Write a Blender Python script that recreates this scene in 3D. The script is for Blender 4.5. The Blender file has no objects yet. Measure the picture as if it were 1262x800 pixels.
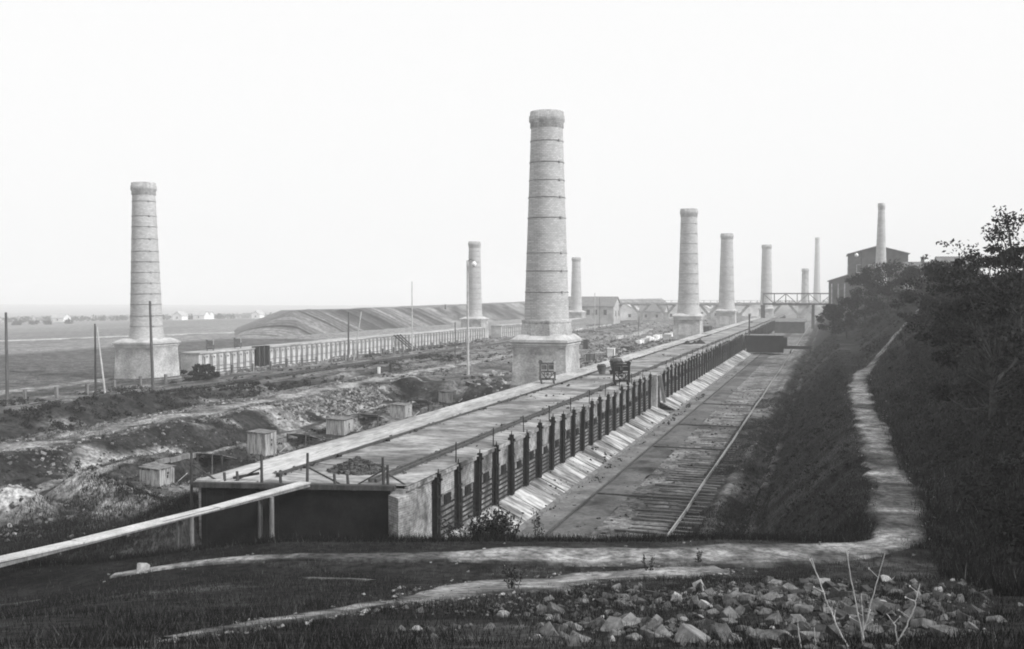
import bpy, math, random
import numpy as np
from mathutils import Vector

# ------------------------------------------------------------------ camera, sky, sun, exposure
sc = bpy.context.scene
col = sc.collection
TH = math.atan(391 / 1200.0)          # the works run along +Y, the camera looks this far to the left of it
PITCH = math.atan(35 / 1200.0)
CAMZ = 13.0
cam_d = bpy.data.cameras.new('camera')
cam_d.sensor_width = 36.0
cam_d.lens = 1200 / 1262 * 36.0
cam_d.clip_start = 0.1
cam_d.clip_end = 9000
cam = bpy.data.objects.new('camera', cam_d)
col.objects.link(cam)
cam.location = (0, 0, CAMZ)
cam.rotation_euler = (math.pi / 2 - PITCH, 0, TH)
sc.camera = cam

SUN_AZ = math.radians(-9)             # measured from +X towards +Y
SUN_EL = math.radians(36)
w = bpy.data.worlds.new('World')
sc.world = w
w.use_nodes = True
nt = w.node_tree
nt.nodes.clear()
out = nt.nodes.new('ShaderNodeOutputWorld')
bg = nt.nodes.new('ShaderNodeBackground')
sky = nt.nodes.new('ShaderNodeTexSky')
sky.sky_type = 'NISHITA'
sky.sun_disc = False
sky.sun_elevation = SUN_EL
sky.sun_rotation = math.pi / 2 - SUN_AZ
sky.dust_density = 8.0
bw = nt.nodes.new('ShaderNodeRGBToBW')
mx = nt.nodes.new('ShaderNodeMix')
mx.data_type = 'FLOAT'
mx.inputs[0].default_value = 0.82     # a bright veil of thin white cloud over the clear sky
mx.inputs[3].default_value = 10.6
nt.links.new(sky.outputs[0], bw.inputs[0])
nt.links.new(bw.outputs[0], mx.inputs[2])
nt.links.new(mx.outputs[0], bg.inputs[0])
bg.inputs[1].default_value = 0.11
nt.links.new(bg.outputs[0], out.inputs[0])

sd = bpy.data.lights.new('sun', 'SUN')
sd.energy = 3.6
sd.angle = math.radians(1.5)
sd.color = (1.0, 1.0, 1.0)
sun = bpy.data.objects.new('sun', sd)
col.objects.link(sun)
dirv = Vector((math.cos(SUN_AZ) * math.cos(SUN_EL), math.sin(SUN_AZ) * math.cos(SUN_EL), math.sin(SUN_EL)))
sun.rotation_euler = dirv.to_track_quat('Z', 'Y').to_euler()
sc.view_settings.view_transform = 'Standard'
sc.view_settings.look = 'None'
sc.view_settings.exposure = 0.0
sc.view_settings.gamma = 1.0
sc.cycles.volume_bounces = 2
sc.cycles.filter_width = 1.9
sc.cycles.max_bounces = 6
sc.cycles.diffuse_bounces = 3

# ------------------------------------------------------------------ helpers
R = random.Random(7)
NR = np.random.RandomState(11)


def hash2(ix, iy, seed):
    h = (ix.astype(np.int64) * 374761393 + iy.astype(np.int64) * 668265263 + seed * 974711) & 0xffffffff
    h = ((h ^ (h >> 13)) * 1274126177) & 0xffffffff
    return ((h ^ (h >> 16)) & 0xffff) / 65535.0


def vn(x, y, s, seed=0):
    x = np.asarray(x, float) / s
    y = np.asarray(y, float) / s
    ix, iy = np.floor(x), np.floor(y)
    fx, fy = x - ix, y - iy
    fx = fx * fx * (3 - 2 * fx)
    fy = fy * fy * (3 - 2 * fy)
    a = hash2(ix, iy, seed); b = hash2(ix + 1, iy, seed)
    c = hash2(ix, iy + 1, seed); d = hash2(ix + 1, iy + 1, seed)
    return (a * (1 - fx) + b * fx) * (1 - fy) + (c * (1 - fx) + d * fx) * fy


def fbm(x, y, s, seed=0, o=3):
    t = 0.0; a = 1.0; n = 0.0
    for k in range(o):
        t = t + a * vn(x, y, s / 2 ** k, seed + k * 17)
        n += a; a *= .5
    return t / n


def sst(x, a, b):
    t = np.clip((np.asarray(x, float) - a) / (b - a), 0, 1)
    return t * t * (3 - 2 * t)


PX = [-4000, -1500, -420, -170, -140, -97, -92, -82, -76, -72.5, -69, -66, -61.5, -60.5, -54.5, -53.6, -50.8, -38, -33.5, -30.5, -28.2, -27, -16, -6.9, -6.3, -5.7, -5.1, -4.5, -4.2, -3.7, .9, 1.6, 4.0, 5.2, 15, 22, 60, 600]
PZ = [-60, -26, -5, 0, 0, 0, .3, .95, .95, 1.5, 1.35, .8, 1.7, 1.8, 1.8, 1.7, .0, -.1, 1.2, 2.9, 3.3, 0, 0, 0, .28, .1, -.3, -.25, .3, .3, 4.75, 5.0, 5.0, 5.6, 13.6, 14.6, 15, 15]
FW = [-60, 0, 4, 8, 12, 20, 26.5, 28, 31.5, 33.0, 35, 42, 43]
FZ = [12, 11.4, 11.0, 9.9, 8.7, 6.65, 5.25, 5.05, 5.0, 4.75, 3.7, -.3, -20]


def terrain(x, y, detail=True):
    x = np.asarray(x, float); y = np.asarray(y, float)
    wob = (fbm(x * .3, y, 14, 3) - .5) * 2.2 * sst(-x, 45, 52)
    z = np.interp(x + wob, PX, PZ)
    # the dug-out yard ends at a cross bank
    dig = np.clip(np.minimum(sst(x, -54.5, -51), 1 - sst(x, -38, -34)), 0, 1)
    z = z + dig * sst(y + 3 * (fbm(x, y, 5, 9) - .5), 113, 117) * 1.9
    # bank behind the battery begins beyond its end
    bank = np.clip(np.minimum(sst(x, -38, -32), 1 - sst(x, -27.9, -27.2)), 0, 1)
    z = z - np.where(bank > 0, z * bank * (1 - sst(y, 33, 40)), 0)
    z = z * np.where((x > -66) & (x < -52), 1 - .55 * sst(y, 150, 260), 1)
    # spoil mounds and holes
    for (mx_, my_, r, h, e) in MOUNDS:
        d2 = ((x - mx_) / r) ** 2 + ((y - my_) / (r * e)) ** 2
        z = z + h * np.exp(-d2 * 1.6) * (0.75 + .5 * fbm(x, y, r * .5, 21))
    for ys_ in SHED_Y:
        tm = np.minimum(np.minimum(sst(x, -46.6, -46.1), 1 - sst(x, -44.0, -43.4)), np.minimum(sst(y, ys_ + 1.6, ys_ + 2.1), 1 - sst(y, ys_ + 7.6, ys_ + 9)))
        z = z - .85 * np.clip(tm, 0, 1)
    # land falls away towards the valley far off
    z = z - 0.012 * np.clip(y - 700, 0, None) * sst(-x, 60, 200) - .02 * np.clip(y - 700, 0, None) * sst(x, -120, 0) * 0
    # hill the camera stands on
    ww = y * math.cos(TH) - x * math.sin(TH)
    uu = x * math.cos(TH) + y * math.sin(TH)
    zf = np.interp(ww + (fbm(uu, ww, 9, 31) - .5) * 1.2 * sst(ww, 30, 36), FW, FZ)
    zf = zf - .9 * sst(-uu, 7, 16) * sst(ww, 8, 18) + .25 * sst(uu, 0, 8) * (1 - sst(ww, 22, 27))
    z = np.maximum(z, zf)
    if detail:
        amp = .10 + .22 * sst(-x, 38, 46) * (1 - sst(-x, 150, 200)) + .25 * sst(x, 4, 8)
        flat = np.clip(np.minimum(sst(x, -17.5, -15.5), 1 - sst(x, -7, -4)), 0, 1) * sst(ww, 40, 46)
        amp = amp * (1 - .75 * flat)
        z = z + (fbm(x, y, 3.2, 5, 4) - .5) * 2 * amp + (fbm(x, y, 1.3, 6, 2) - .5) * .34 * sst(-x, 30, 36) * (1 - sst(-x, 74, 80)) * sst(ww, 40, 46)
    return z


SHED_Y = [56.5, 69.7, 83.7, 97.1, 110.7]
PATHS = []
MOUNDS = [(-45.4, 50.5, 2.2, 1.7, .9), (-42.6, 49.6, 2.8, 1.5, .8), (-39.6, 48.2, 2.6, 1.0, .9), (-44.8, 45.2, 1.9, 1.8, 1.0), (-46.5, 43.5, 2.2, 1.5, 1),
          (-57, 44, 5, 1.6, 1.4), (-52, 50, 4, 1.0, 1.5), (-49, 60, 3, 1.0, 2.2), (-70.5, 80, 3.5, 1.2, 5.5), (-70, 56, 3.5, 1.0, 3)]


def tz(x, y):
    return float(terrain(np.array([x]), np.array([y]))[0])


def uw(u, ww):      # metres right of / ahead of the camera -> world
    return (u * math.cos(TH) - ww * math.sin(TH), ww * math.cos(TH) + u * math.sin(TH))


def ray(px, py):    # direction of a photograph pixel
    d = Vector(((px - 631) / 1200, -(py - 400) / 1200, -1))
    d.rotate(cam.rotation_euler)
    return d


def hit(px, py, z):
    d = ray(px, py); t = (z - CAMZ) / d.z
    return (d.x * t, d.y * t)


def dep(px, ww, py=365):
    """point seen at photo column px, ww metres ahead: x, y and the height at row py"""
    x, y = uw((px - 631) / 1200 * ww, ww)
    return x, y, CAMZ + (365 - py) / 1200 * ww


class MB:
    def __init__(s):
        s.v = []; s.f = []; s.sm = []

    def add(s, vs, fs, smooth=False):
        o = len(s.v)
        s.v += [tuple(p) for p in vs]
        s.f += [tuple(i + o for i in f) for f in fs]
        s.sm += [smooth] * len(fs)

    def box(s, c, d, rz=0.0, j=0.0):
        x, y, z = d[0] / 2, d[1] / 2, d[2] / 2
        ca, sa = math.cos(rz), math.sin(rz)
        vs = []
        for sx, sy, sz in ((-1, -1, -1), (1, -1, -1), (1, 1, -1), (-1, 1, -1), (-1, -1, 1), (1, -1, 1), (1, 1, 1), (-1, 1, 1)):
            a, b, e = sx * x, sy * y, sz * z
            if j:
                a += R.uniform(-j, j); b += R.uniform(-j, j); e += R.uniform(-j, j)
            vs.append((c[0] + a * ca - b * sa, c[1] + a * sa + b * ca, c[2] + e))
        s.add(vs, [(0, 3, 2, 1), (4, 5, 6, 7), (0, 1, 5, 4), (1, 2, 6, 5), (2, 3, 7, 6), (3, 0, 4, 7)])
        return s

    def beam(s, p, q, a, b, up=(0, 0, 1)):
        p = Vector(p); q = Vector(q); d = (q - p).normalized()
        u = Vector(up)
        if abs(d.dot(u)) > .95: u = Vector((0, 1, 0))
        r = d.cross(u).normalized(); t = r.cross(d)
        vs = []
        for o in (p, q):
            for (i, k) in ((-1, -1), (1, -1), (1, 1), (-1, 1)):
                vs.append(o + r * i * a / 2 + t * k * b / 2)
        s.add(vs, [(0, 1, 2, 3), (7, 6, 5, 4), (0, 4, 5, 1), (1, 5, 6, 2), (2, 6, 7, 3), (3, 7, 4, 0)])
        return s

    def tube(s, p, q, r0, r1, n=8, cap=True):
        p = Vector(p); q = Vector(q); d = (q - p).normalized()
        u = Vector((0, 0, 1)) if abs(d.z) < .9 else Vector((1, 0, 0))
        r = d.cross(u).normalized(); t = r.cross(d)
        vs = []
        for o, rr in ((p, r0), (q, r1)):
            for k in range(n):
                a = 2 * math.pi * k / n
                vs.append(o + r * math.cos(a) * rr + t * math.sin(a) * rr)
        fs = [(k, k + n, (k + 1) % n + n, (k + 1) % n) for k in range(n)]
        s.add(vs, fs, True)
        if cap:
            s.add(vs[:n], [tuple(range(n))]); s.add(vs[n:], [tuple(range(n - 1, -1, -1))])
        return s

    def lathe(s, prof, n=40, c=(0, 0), rot=0.0, smooth=True, capt=True):
        vs = []
        for (r, z) in prof:
            for k in range(n):
                a = 2 * math.pi * k / n + rot
                vs.append((c[0] + r * math.cos(a), c[1] + r * math.sin(a), z))
        fs = []
        for i in range(len(prof) - 1):
            for k in range(n):
                k2 = (k + 1) % n
                fs.append((i * n + k, i * n + k2, (i + 1) * n + k2, (i + 1) * n + k))
        s.add(vs, fs, smooth)
        if capt:
            s.add(vs[-n:], [tuple(range(n))])
        return s

    def prism(s, poly, z0, z1):
        n = len(poly)
        vs = [(p[0], p[1], z0) for p in poly] + [(p[0], p[1], z1) for p in poly]
        fs = [tuple(range(n - 1, -1, -1)), tuple(range(n, 2 * n))]
        fs += [(k, (k + 1) % n, (k + 1) % n + n, k + n) for k in range(n)]
        s.add(vs, fs)
        return s

    def mesh(s, name, off=(0, 0, 0)):
        m = bpy.data.meshes.new(name)
        m.from_pydata([(a - off[0], b - off[1], c - off[2]) for a, b, c in s.v], [], s.f)
        m.polygons.foreach_set('use_smooth', s.sm)
        m.update()
        return m

    def build(s, name, mat, parent=None, off=None):
        if off is None:
            off = parent.location if parent is not None else (0, 0, 0)
            p = parent
            while p is not None and p.parent is not None:
                off = Vector(off) + p.parent.location; p = p.parent
        o = bpy.data.objects.new(name, s.mesh(name, off))
        o.data.materials.append(mat)
        o.parent = parent
        col.objects.link(o)
        return o


def np_mesh(name, V, F, mat, smooth=False, parent=None):
    """V (n,3), F (m,k) arrays"""
    m = bpy.data.meshes.new(name)
    V = np.asarray(V, np.float32); F = np.asarray(F, np.int32)
    k = F.shape[1]
    m.vertices.add(len(V)); m.vertices.foreach_set('co', V.ravel())
    m.loops.add(F.size); m.loops.foreach_set('vertex_index', F.ravel())
    m.polygons.add(len(F))
    m.polygons.foreach_set('loop_start', np.arange(0, F.size, k, dtype=np.int32))
    m.polygons.foreach_set('use_smooth', np.full(len(F), smooth))
    m.update(calc_edges=True)
    m.materials.append(mat)
    o = bpy.data.objects.new(name, m)
    o.parent = parent
    col.objects.link(o)
    return o


def set_attr(o, name, vals):
    a = o.data.attributes.new(name, 'FLOAT', 'POINT')
    a.data.foreach_set('value', np.asarray(vals, np.float32))


def tag(o, label=None, cat=None, group=None, kind=None):
    if label: o['label'] = label
    if cat: o['category'] = cat
    if group: o['group'] = group
    if kind: o['kind'] = kind
    return o


def thing(name, loc, label=None, cat=None, group=None, kind=None):
    o = bpy.data.objects.new(name, None)
    o.empty_display_size = .3
    o.location = loc
    col.objects.link(o)
    return tag(o, label, cat, group, kind)


def inst(src, name, parent, loc, rot=(0, 0, 0), scale=(1, 1, 1)):
    """another piece sharing src's mesh; loc is relative to the parent"""
    o = bpy.data.objects.new(name, src.data if hasattr(src, 'data') else src)
    o.parent = parent
    o.location = loc
    o.rotation_euler = rot
    o.scale = scale
    col.objects.link(o)
    return o


def copy_tree(o, parent=None):
    c = o.copy(); col.objects.link(c); c.parent = parent
    for ch in list(o.children):
        copy_tree(ch, c)
    return c


# ------------------------------------------------------------------ materials (black-and-white plate: neutral greys)
def mat(name, val, var=.25, scale=1.0, rough=.9, bump=.0, bscale=None, stretch=(1, 1, 1), attr=None, fine=.15, fscale=12.0, brick=None, metal=0.0, coord='Object'):
    m = bpy.data.materials.new(name)
    m.use_nodes = True
    n = m.node_tree.nodes; l = m.node_tree.links
    b = n['Principled BSDF']
    b.inputs['Roughness'].default_value = rough
    b.inputs['Metallic'].default_value = metal
    b.inputs['Specular IOR Level'].default_value = .4 if rough < .6 else .06
    if coord == 'World':
        tc = n.new('ShaderNodeNewGeometry'); src = tc.outputs['Position']
    else:
        tc = n.new('ShaderNodeTexCoord'); src = tc.outputs['Object']
    mp = n.new('ShaderNodeMapping')
    mp.inputs['Scale'].default_value = stretch
    l.new(src, mp.inputs[0])

    def noise(s, d=5.0, r=.6):
        t = n.new('ShaderNodeTexNoise')
        t.inputs['Scale'].default_value = s; t.inputs['Detail'].default_value = d; t.inputs['Roughness'].default_value = r
        l.new(mp.outputs[0], t.inputs['Vector'])
        return t.outputs[0]

    def math_(op, a, b_=None, c=None):
        q = n.new('ShaderNodeMath'); q.operation = op
        for i, x in enumerate((a, b_, c)):
            if x is None: continue
            if isinstance(x, (int, float)): q.inputs[i].default_value = x
            else: l.new(x, q.inputs[i])
        return q.outputs[0]
    def ramp(x):
        q = n.new('ShaderNodeMapRange'); q.interpolation_type = 'SMOOTHSTEP'
        q.inputs['From Min'].default_value = .32; q.inputs['From Max'].default_value = .68
        l.new(x, q.inputs['Value'])
        return q.outputs['Result']
    n1 = ramp(noise(scale))
    n2 = ramp(noise(fscale, 4.0, .7))
    mul = math_('MULTIPLY_ADD', n1, 2.4 * var, 1 - 1.2 * var)
    mul2 = math_('MULTIPLY_ADD', n2, 2.4 * fine, 1 - 1.2 * fine)
    mul = math_('MULTIPLY', mul, mul2)
    base = val
    if attr:
        at = n.new('ShaderNodeAttribute'); at.attribute_name = attr
        base = at.outputs['Fac']
    v = math_('MULTIPLY', mul, base)
    if brick:
        bt = n.new('ShaderNodeTexBrick')
        bt.inputs['Scale'].default_value = 1.0
        bt.inputs['Brick Width'].default_value = brick[0]; bt.inputs['Row Height'].default_value = brick[1]
        bt.inputs['Mortar Size'].default_value = brick[2]
        bt.inputs['Color1'].default_value = (.8, .8, .8, 1); bt.inputs['Color2'].default_value = (1.1, 1.1, 1.1, 1)
        bt.inputs['Mortar'].default_value = (brick[3],) * 3 + (1,)
        cx = n.new('ShaderNodeCombineXYZ'); sp = n.new('ShaderNodeSeparateXYZ')
        l.new(src, sp.inputs[0])
        l.new(math_('ADD', sp.outputs[0], sp.outputs[1]), cx.inputs[0]); l.new(sp.outputs[2], cx.inputs[1])
        l.new(cx.outputs[0], bt.inputs['Vector'])
        sb = n.new('ShaderNodeRGBToBW'); l.new(bt.outputs['Color'], sb.inputs[0])
        v = math_('MULTIPLY', v, sb.outputs[0])
    v = math_('MAXIMUM', v, .006)
    v = math_('MINIMUM', v, .85)
    l.new(v, b.inputs['Base Color'])
    if bump:
        bn = n.new('ShaderNodeBump')
        bn.inputs['Strength'].default_value = 1.0
        bn.inputs['Distance'].default_value = bump
        l.new(noise(bscale or fscale, 6.0, .65), bn.inputs['Height'])
        l.new(bn.outputs[0], b.inputs['Normal'])
    return m


M = {
    'ground': mat('ground', .1, .42, .45, .95, .13, 3.2, attr='tone', fine=.52, fscale=2.6),
    'path': mat('trodden_path', .33, .38, .8, .95, .08, 5, attr='tone', fine=.45, fscale=4),
    'crown': mat('sooty_crown_brick', .41, .2, .6, .9, .01, 8, stretch=(1, 1, .5), brick=(.5, .2, .03, .72), fine=.15, fscale=3),
    'bed': mat('trodden_track_bed', .12, .25, .35, .95, .04, 4, attr='tone', fine=.2, fscale=2.5),
    'chim': mat('pale_chimney_brick', .46, .07, .3, .9, .01, 8, stretch=(1, 1, 2.5), brick=(.5, .2, .03, .72), fine=.07, fscale=3),
    'chimb': mat('weathered_base_brick', .42, .26, .3, .9, .01, 8, brick=(.26, .09, .012, .75), fine=.18, fscale=4),
    'render': mat('pale_rendered_plaster', .48, .2, .4, .9, .005, 9, fine=.15, fscale=4),
    'band': mat('rusty_iron_band', .26, .2, 2, .8),
    'stone': mat('pale_cornice_stone', .45, .2, .8, .9, .01, 8),
    'brick': mat('oven_brick', .20, .55, .5, .92, .015, 8, brick=(.3, .11, .018, 1.25), fine=.3, fscale=3.5),
    'deck': mat('paved_battery_top', .225, .42, .22, .9, .04, 4, stretch=(.55, 1, 1), fine=.34, fscale=2.0),
    'strip': mat('pale_concrete_strip', .36, .25, .35, .9, .03, 5, stretch=(1.6, .3, 1), fine=.22, fscale=2.5),
    'iron': mat('dark_iron', .024, .3, 2, .7, .005, 10),
    'rust': mat('rusty_plate', .09, .35, 1.2, .8, .005, 10),
    'rail': mat('worn_rail_steel', .30, .2, 2, .45, metal=.3),
    'raild': mat('rusty_rail_steel', .07, .2, 2, .6),
    'tar': mat('tarred_boards', .013, .3, 1, .85, .01, 10),  # near black; in the recesses it stands for their shade
    'slope': mat('worn_wharf_concrete', .30, .55, .55, .9, .05, 3, stretch=(.35, 1.1, .35), fine=.3, fscale=2.2, coord='World'),
    'oven': mat('sooty_oven_front', .15, .5, .7, .9, .01, 8, brick=(.3, .11, .018, 1.2), fine=.4, fscale=3, coord='World'),
    'kerb': mat('stone_kerb', .18, .3, 1, .9, .02, 6),
    'wood': mat('weathered_wood', .17, .3, 1.0, .9, .01, 10, stretch=(3, 3, .6), fine=.2),
    'woodl': mat('bleached_boards', .32, .4, 1.6, .9, .01, 10, stretch=(4, 4, .5), fine=.2),
    'woodd': mat('dark_timber', .06, .3, 1.0, .9, .01, 10, stretch=(3, 3, .6), fine=.2),
    'sleeper': mat('bleached_sleeper', .11, .4, .9, .95, .02, 8, stretch=(.6, 4, 1), fine=.3, fscale=5, coord='World'),
    'plank': mat('worn_pale_gangway_boards', .46, .15, .8, .9, .01, 8, fine=.15),
    'roof': mat('slate_roof', .16, .2, 1, .8, .01, 6),
    'roofl': mat('pale_roof', .4, .2, 1, .8, .01, 6),
    'dbrick': mat('dark_brick', .075, .2, .5, .9, .01, 8, brick=(.3, .1, .015, 1.2)),
    'white': mat('whitewashed_wall', .75, .15, .4, .9),
    'dark': mat('dark_opening', .02, .1, 1, .9),
    'glass': mat('window_glass', .05, .1, 1, .15),
    'stoneg': mat('rubble_stone', .12, .35, 1.6, .92, .03, 6, fine=.3, fscale=7, coord='World'),
    'stonew': mat('pale_rubble_stone', .27, .25, 1.6, .92, .03, 6, fine=.25, fscale=7, coord='World'),
    'rubble': mat('mixed_rubble', .25, .2, 1, .92, 0, attr='tone', fine=.3),
    'coal': mat('coal', .03, .4, 3, .6, .05, 4),
    'slag': mat('grey_slag', .075, .4, 3, .9, .05, 4, fine=.4),
    'farbuck': mat('limewashed_buckstay', .32, .2, 1, .9),  # far ironwork and trestles: distance haze put into a paler colour
    'heap': mat('tipped_spoil', .2, .2, .1, .95, .35, .8, attr='tone', fine=.35, fscale=.7),
    'grass': mat('dark_grass', .05, .2, 1, .9, attr='tone', fine=.05, coord='World'),
    'leaf': mat('dark_leaf', .04, .3, 1.2, .9, attr='tone', fine=.1, coord='World'),
    'bark': mat('bark', .05, .3, 3, .9, .02, 8),
    'stalk': mat('dry_stalk', .42, .2, 5, .9),
    'pole': mat('grey_pole_timber', .10, .25, 1.5, .9, stretch=(4, 4, .5)),
    'polel': mat('pale_mast', .42, .15, 1.5, .8),
    'porc': mat('white_porcelain', .75, .05, 1, .3),
}

# ------------------------------------------------------------------ terrain
def axis(segs):
    a = []
    for (s, e, d) in segs:
        n = max(1, int(round((e - s) / d)))
        a += list(np.linspace(s, e, n, endpoint=False))
    a.append(segs[-1][1])
    return np.array(a)


def grow(a, b, d0, k=1.14):
    o = [a]; d = d0
    sgn = 1 if b > a else -1
    while (b - o[-1]) * sgn > d:
        o.append(o[-1] + d * sgn); d *= k
    o.append(b)
    return o


gx = np.concatenate([np.array(grow(-110, -3200, 1.6))[::-1][:-1], axis([(-110, -70, 1.0), (-70, -28.5, .6), (-28.5, -27, .3), (-27, -19, 1), (-19, 18, .45), (18, 40, 1.5)])[:-1], np.array(grow(40, 900, 2, 1.3))])
gy = np.concatenate([np.array(grow(2, -60, 1, 1.3))[::-1][:-1], axis([(2, 60, .45), (60, 140, .8), (140, 300, 2), (300, 460, 4)])[:-1], np.array(grow(460, 3200, 5, 1.14))])
GX, GY = np.meshgrid(gx, gy)
GZ = terrain(GX, GY)


def tone(x, y):
    n1 = fbm(x, y, 9, 41); n2 = fbm(x, y, 2.6, 43); n3 = fbm(x, y * .35, 40, 45)
    ww = y * math.cos(TH) - x * math.sin(TH)
    uu = x * math.cos(TH) + y * math.sin(TH)
    t = .15 + .16 * n3 + .06 * (n1 - .5)                                    # fields
    fld = sst(-x, 100, 108)
    strip_ = np.floor((x * .55 + y * .25) / 60)
    t = np.where((x < -104), t * (.65 + .9 * hash2(strip_, strip_ * 0, 5)), t)
    t = np.where((x < -104) & (x > -175) & (y < 260), .085 + .06 * n1, t)
    yard = (x > -104) & (x < -27)
    ty = .10 + .14 * (n1 > .5) * n2 + .10 * n2
    ty = np.where(x > -64, .07 + .22 * n2 * sst(n1, .35, .6), ty)
    ty = np.where((x < -84), .09 + .18 * sst(n2, .45, .62) * sst(x, -99, -94), ty)
    ty = np.where((x >= -84) & (x < -74), .11 + .10 * n2, ty)
    ty = np.where((x >= -74) & (x < -64), .035 + .03 * n2 + .18 * sst(n1, .62, .75), ty)
    ty = np.where((x >= -54.8) & (x < -50) & (y < 118), .04 + .34 * sst(fbm(x, y, 5, 47), .47, .58), ty)
    ty = np.where((x >= -50) & (x < -37) & (y < 118), .05 + .17 * sst(fbm(x * 1.8, y, 8, 48), .44, .66), ty)
    ty = np.where((x >= -37) & (x < -27), .05 + .12 * n2, ty)
    ty = np.where((y > 150) & (x > -84), .13 + .16 * n2, ty)
    near = (1 - sst(ww, 52, 62))
    ty = ty * (1 - .35 * near) + near * .10 * sst(fbm(x, y, 2.2, 71), .52, .62)
    t = np.where(yard, ty, t)
    tr = .19 + .10 * n2 + .06 * (vn(x * 2, y * .12, 1, 49) - .5)             # pusher track bed
    tr = np.where((x > -16.4) & (x < -14.2), .29 + .04 * n2, tr)
    dk = sst(x + 1.6 * (n1 - .5) * 2 + 2.0 * sst(y, 70, 130) * -1, -9.6, -7.6)
    dk = np.maximum(dk, sst(fbm(x, y, 4, 51), .5, .62) * .6 * (1 - sst(y, 60, 90)) * sst(x, -13.5, -11))
    tr = tr * (1 - dk) + dk * (.028 + .05 * sst(n2, .5, .7))
    ln_ = np.maximum(np.exp(-((x + 6.3 + .3 * (n1 - .5)) / .3) ** 2), np.exp(-((x + 4.1 + .3 * (n1 - .5)) / .28) ** 2)) * sst(fbm(x, y * .5, 5, 57), .35, .6)
    tr = tr + ln_ * .14
    t = np.where((x >= -27) & (x < -3.6), tr, t)
    th = .02 + .022 * n2 + .03 * sst(fbm(x, y, 6, 53), .6, .72)
    t = np.where(x >= -3.6, th, t)
    fg = 1 - sst(ww, 40, 43)
    tf = .022 + .022 * n2 + .05 * sst(fbm(uu, ww, 4, 55), .58, .72)
    t = t * (1 - fg) + fg * tf
    for (mx_, my_, r, h, e) in MOUNDS[:5]:
        d2 = ((x - mx_) / r) ** 2 + ((y - my_) / (r * e)) ** 2
        k = np.clip(np.exp(-d2 * 2.2) * 1.6 * sst(fbm(x, y, 2.0, 61), .3, .55), 0, 1)
        t = t * (1 - k) + k * .55
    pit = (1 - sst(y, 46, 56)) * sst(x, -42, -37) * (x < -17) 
    t = t * (1 - .7 * pit)  # ground round the pit darkened: its shade put into the tone
    t = np.where(x > -104, t * .66, t * .7)
    return np.clip(t, .012, .5)


nx, ny = len(gx), len(gy)
idx = np.arange(nx * ny).reshape(ny, nx)
Fq = np.stack([idx[:-1, :-1], idx[:-1, 1:], idx[1:, 1:], idx[1:, :-1]], -1).reshape(-1, 4)
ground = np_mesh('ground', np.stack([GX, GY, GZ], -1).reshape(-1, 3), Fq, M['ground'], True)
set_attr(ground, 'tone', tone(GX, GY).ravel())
tag(ground, kind='structure')


def ribbon(name, pts, val, dz=.06, step=.5, edge=.35, seed=0, kind='structure', patch=.25):
    P = np.array(pts, float)
    L = np.concatenate([[0], np.cumsum(np.hypot(np.diff(P[:, 0]), np.diff(P[:, 1])))])
    s = np.arange(0, L[-1], step)
    # smooth the polyline
    xs = np.interp(s, L, P[:, 0]); ys = np.interp(s, L, P[:, 1]); hs = np.interp(s, L, P[:, 2])
    k = max(3, int(3.0 / step)) | 1
    ker = np.ones(k) / k
    pad = lambda a: np.convolve(np.pad(a, k // 2, mode='edge'), ker, 'valid')
    xs, ys, hs = pad(xs), pad(ys), pad(hs)
    PATHS.append((xs, ys, hs))
    tx, ty = np.gradient(xs), np.gradient(ys)
    ln = np.hypot(tx, ty); tx /= ln; ty /= ln
    T = np.linspace(-1, 1, 15)
    jl = 1 + edge * (fbm(s, s * 0 + seed, 2.2, 80 + seed) - .5) * 2
    jr = 1 + edge * (fbm(s, s * 0 + 50 + seed, 2.2, 90 + seed) - .5) * 2
    V = []; tn = []
    for t in T:
        j = np.where(t < 0, jl, jr)
        X = xs - ty * hs * t * -1 * j * -1; Y = ys + tx * hs * t * -1 * j
        X = xs + ty * hs * t * j
        Z = terrain(X, Y) + dz - (dz + .10) * sst(abs(t), .72, 1.0) + .03 * (fbm(X, Y, 1.1, 7) - .5)
        V.append(np.stack([X, Y, Z], -1))
        q = .6 * val * (.45 + .9 * fbm(X, Y, 1.3, 93, 4)) * (1 - patch * 1.6 * sst(fbm(X, Y, 2.4, 95 + seed), .5, .68)) * (1 - .86 * sst(abs(t) + .9 * (fbm(X, Y, 1.1, 97, 4) - .5), .38, 1.0))
        tn.append(q)
    V = np.stack(V, 1); n, c = V.shape[:2]
    I = np.arange(n * c).reshape(n, c)
    F = np.stack([I[:-1, :-1], I[:-1, 1:], I[1:, 1:], I[1:, :-1]], -1).reshape(-1, 4)
    o = np_mesh(name, V.reshape(-1, 3), F, M['path'], True)
    set_attr(o, 'tone', np.stack(tn, 1).ravel())
    return tag(o, kind=kind)


def uwp(l):
    return [uw(u, ww_) + (h,) for (u, ww_, h) in l]


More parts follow.
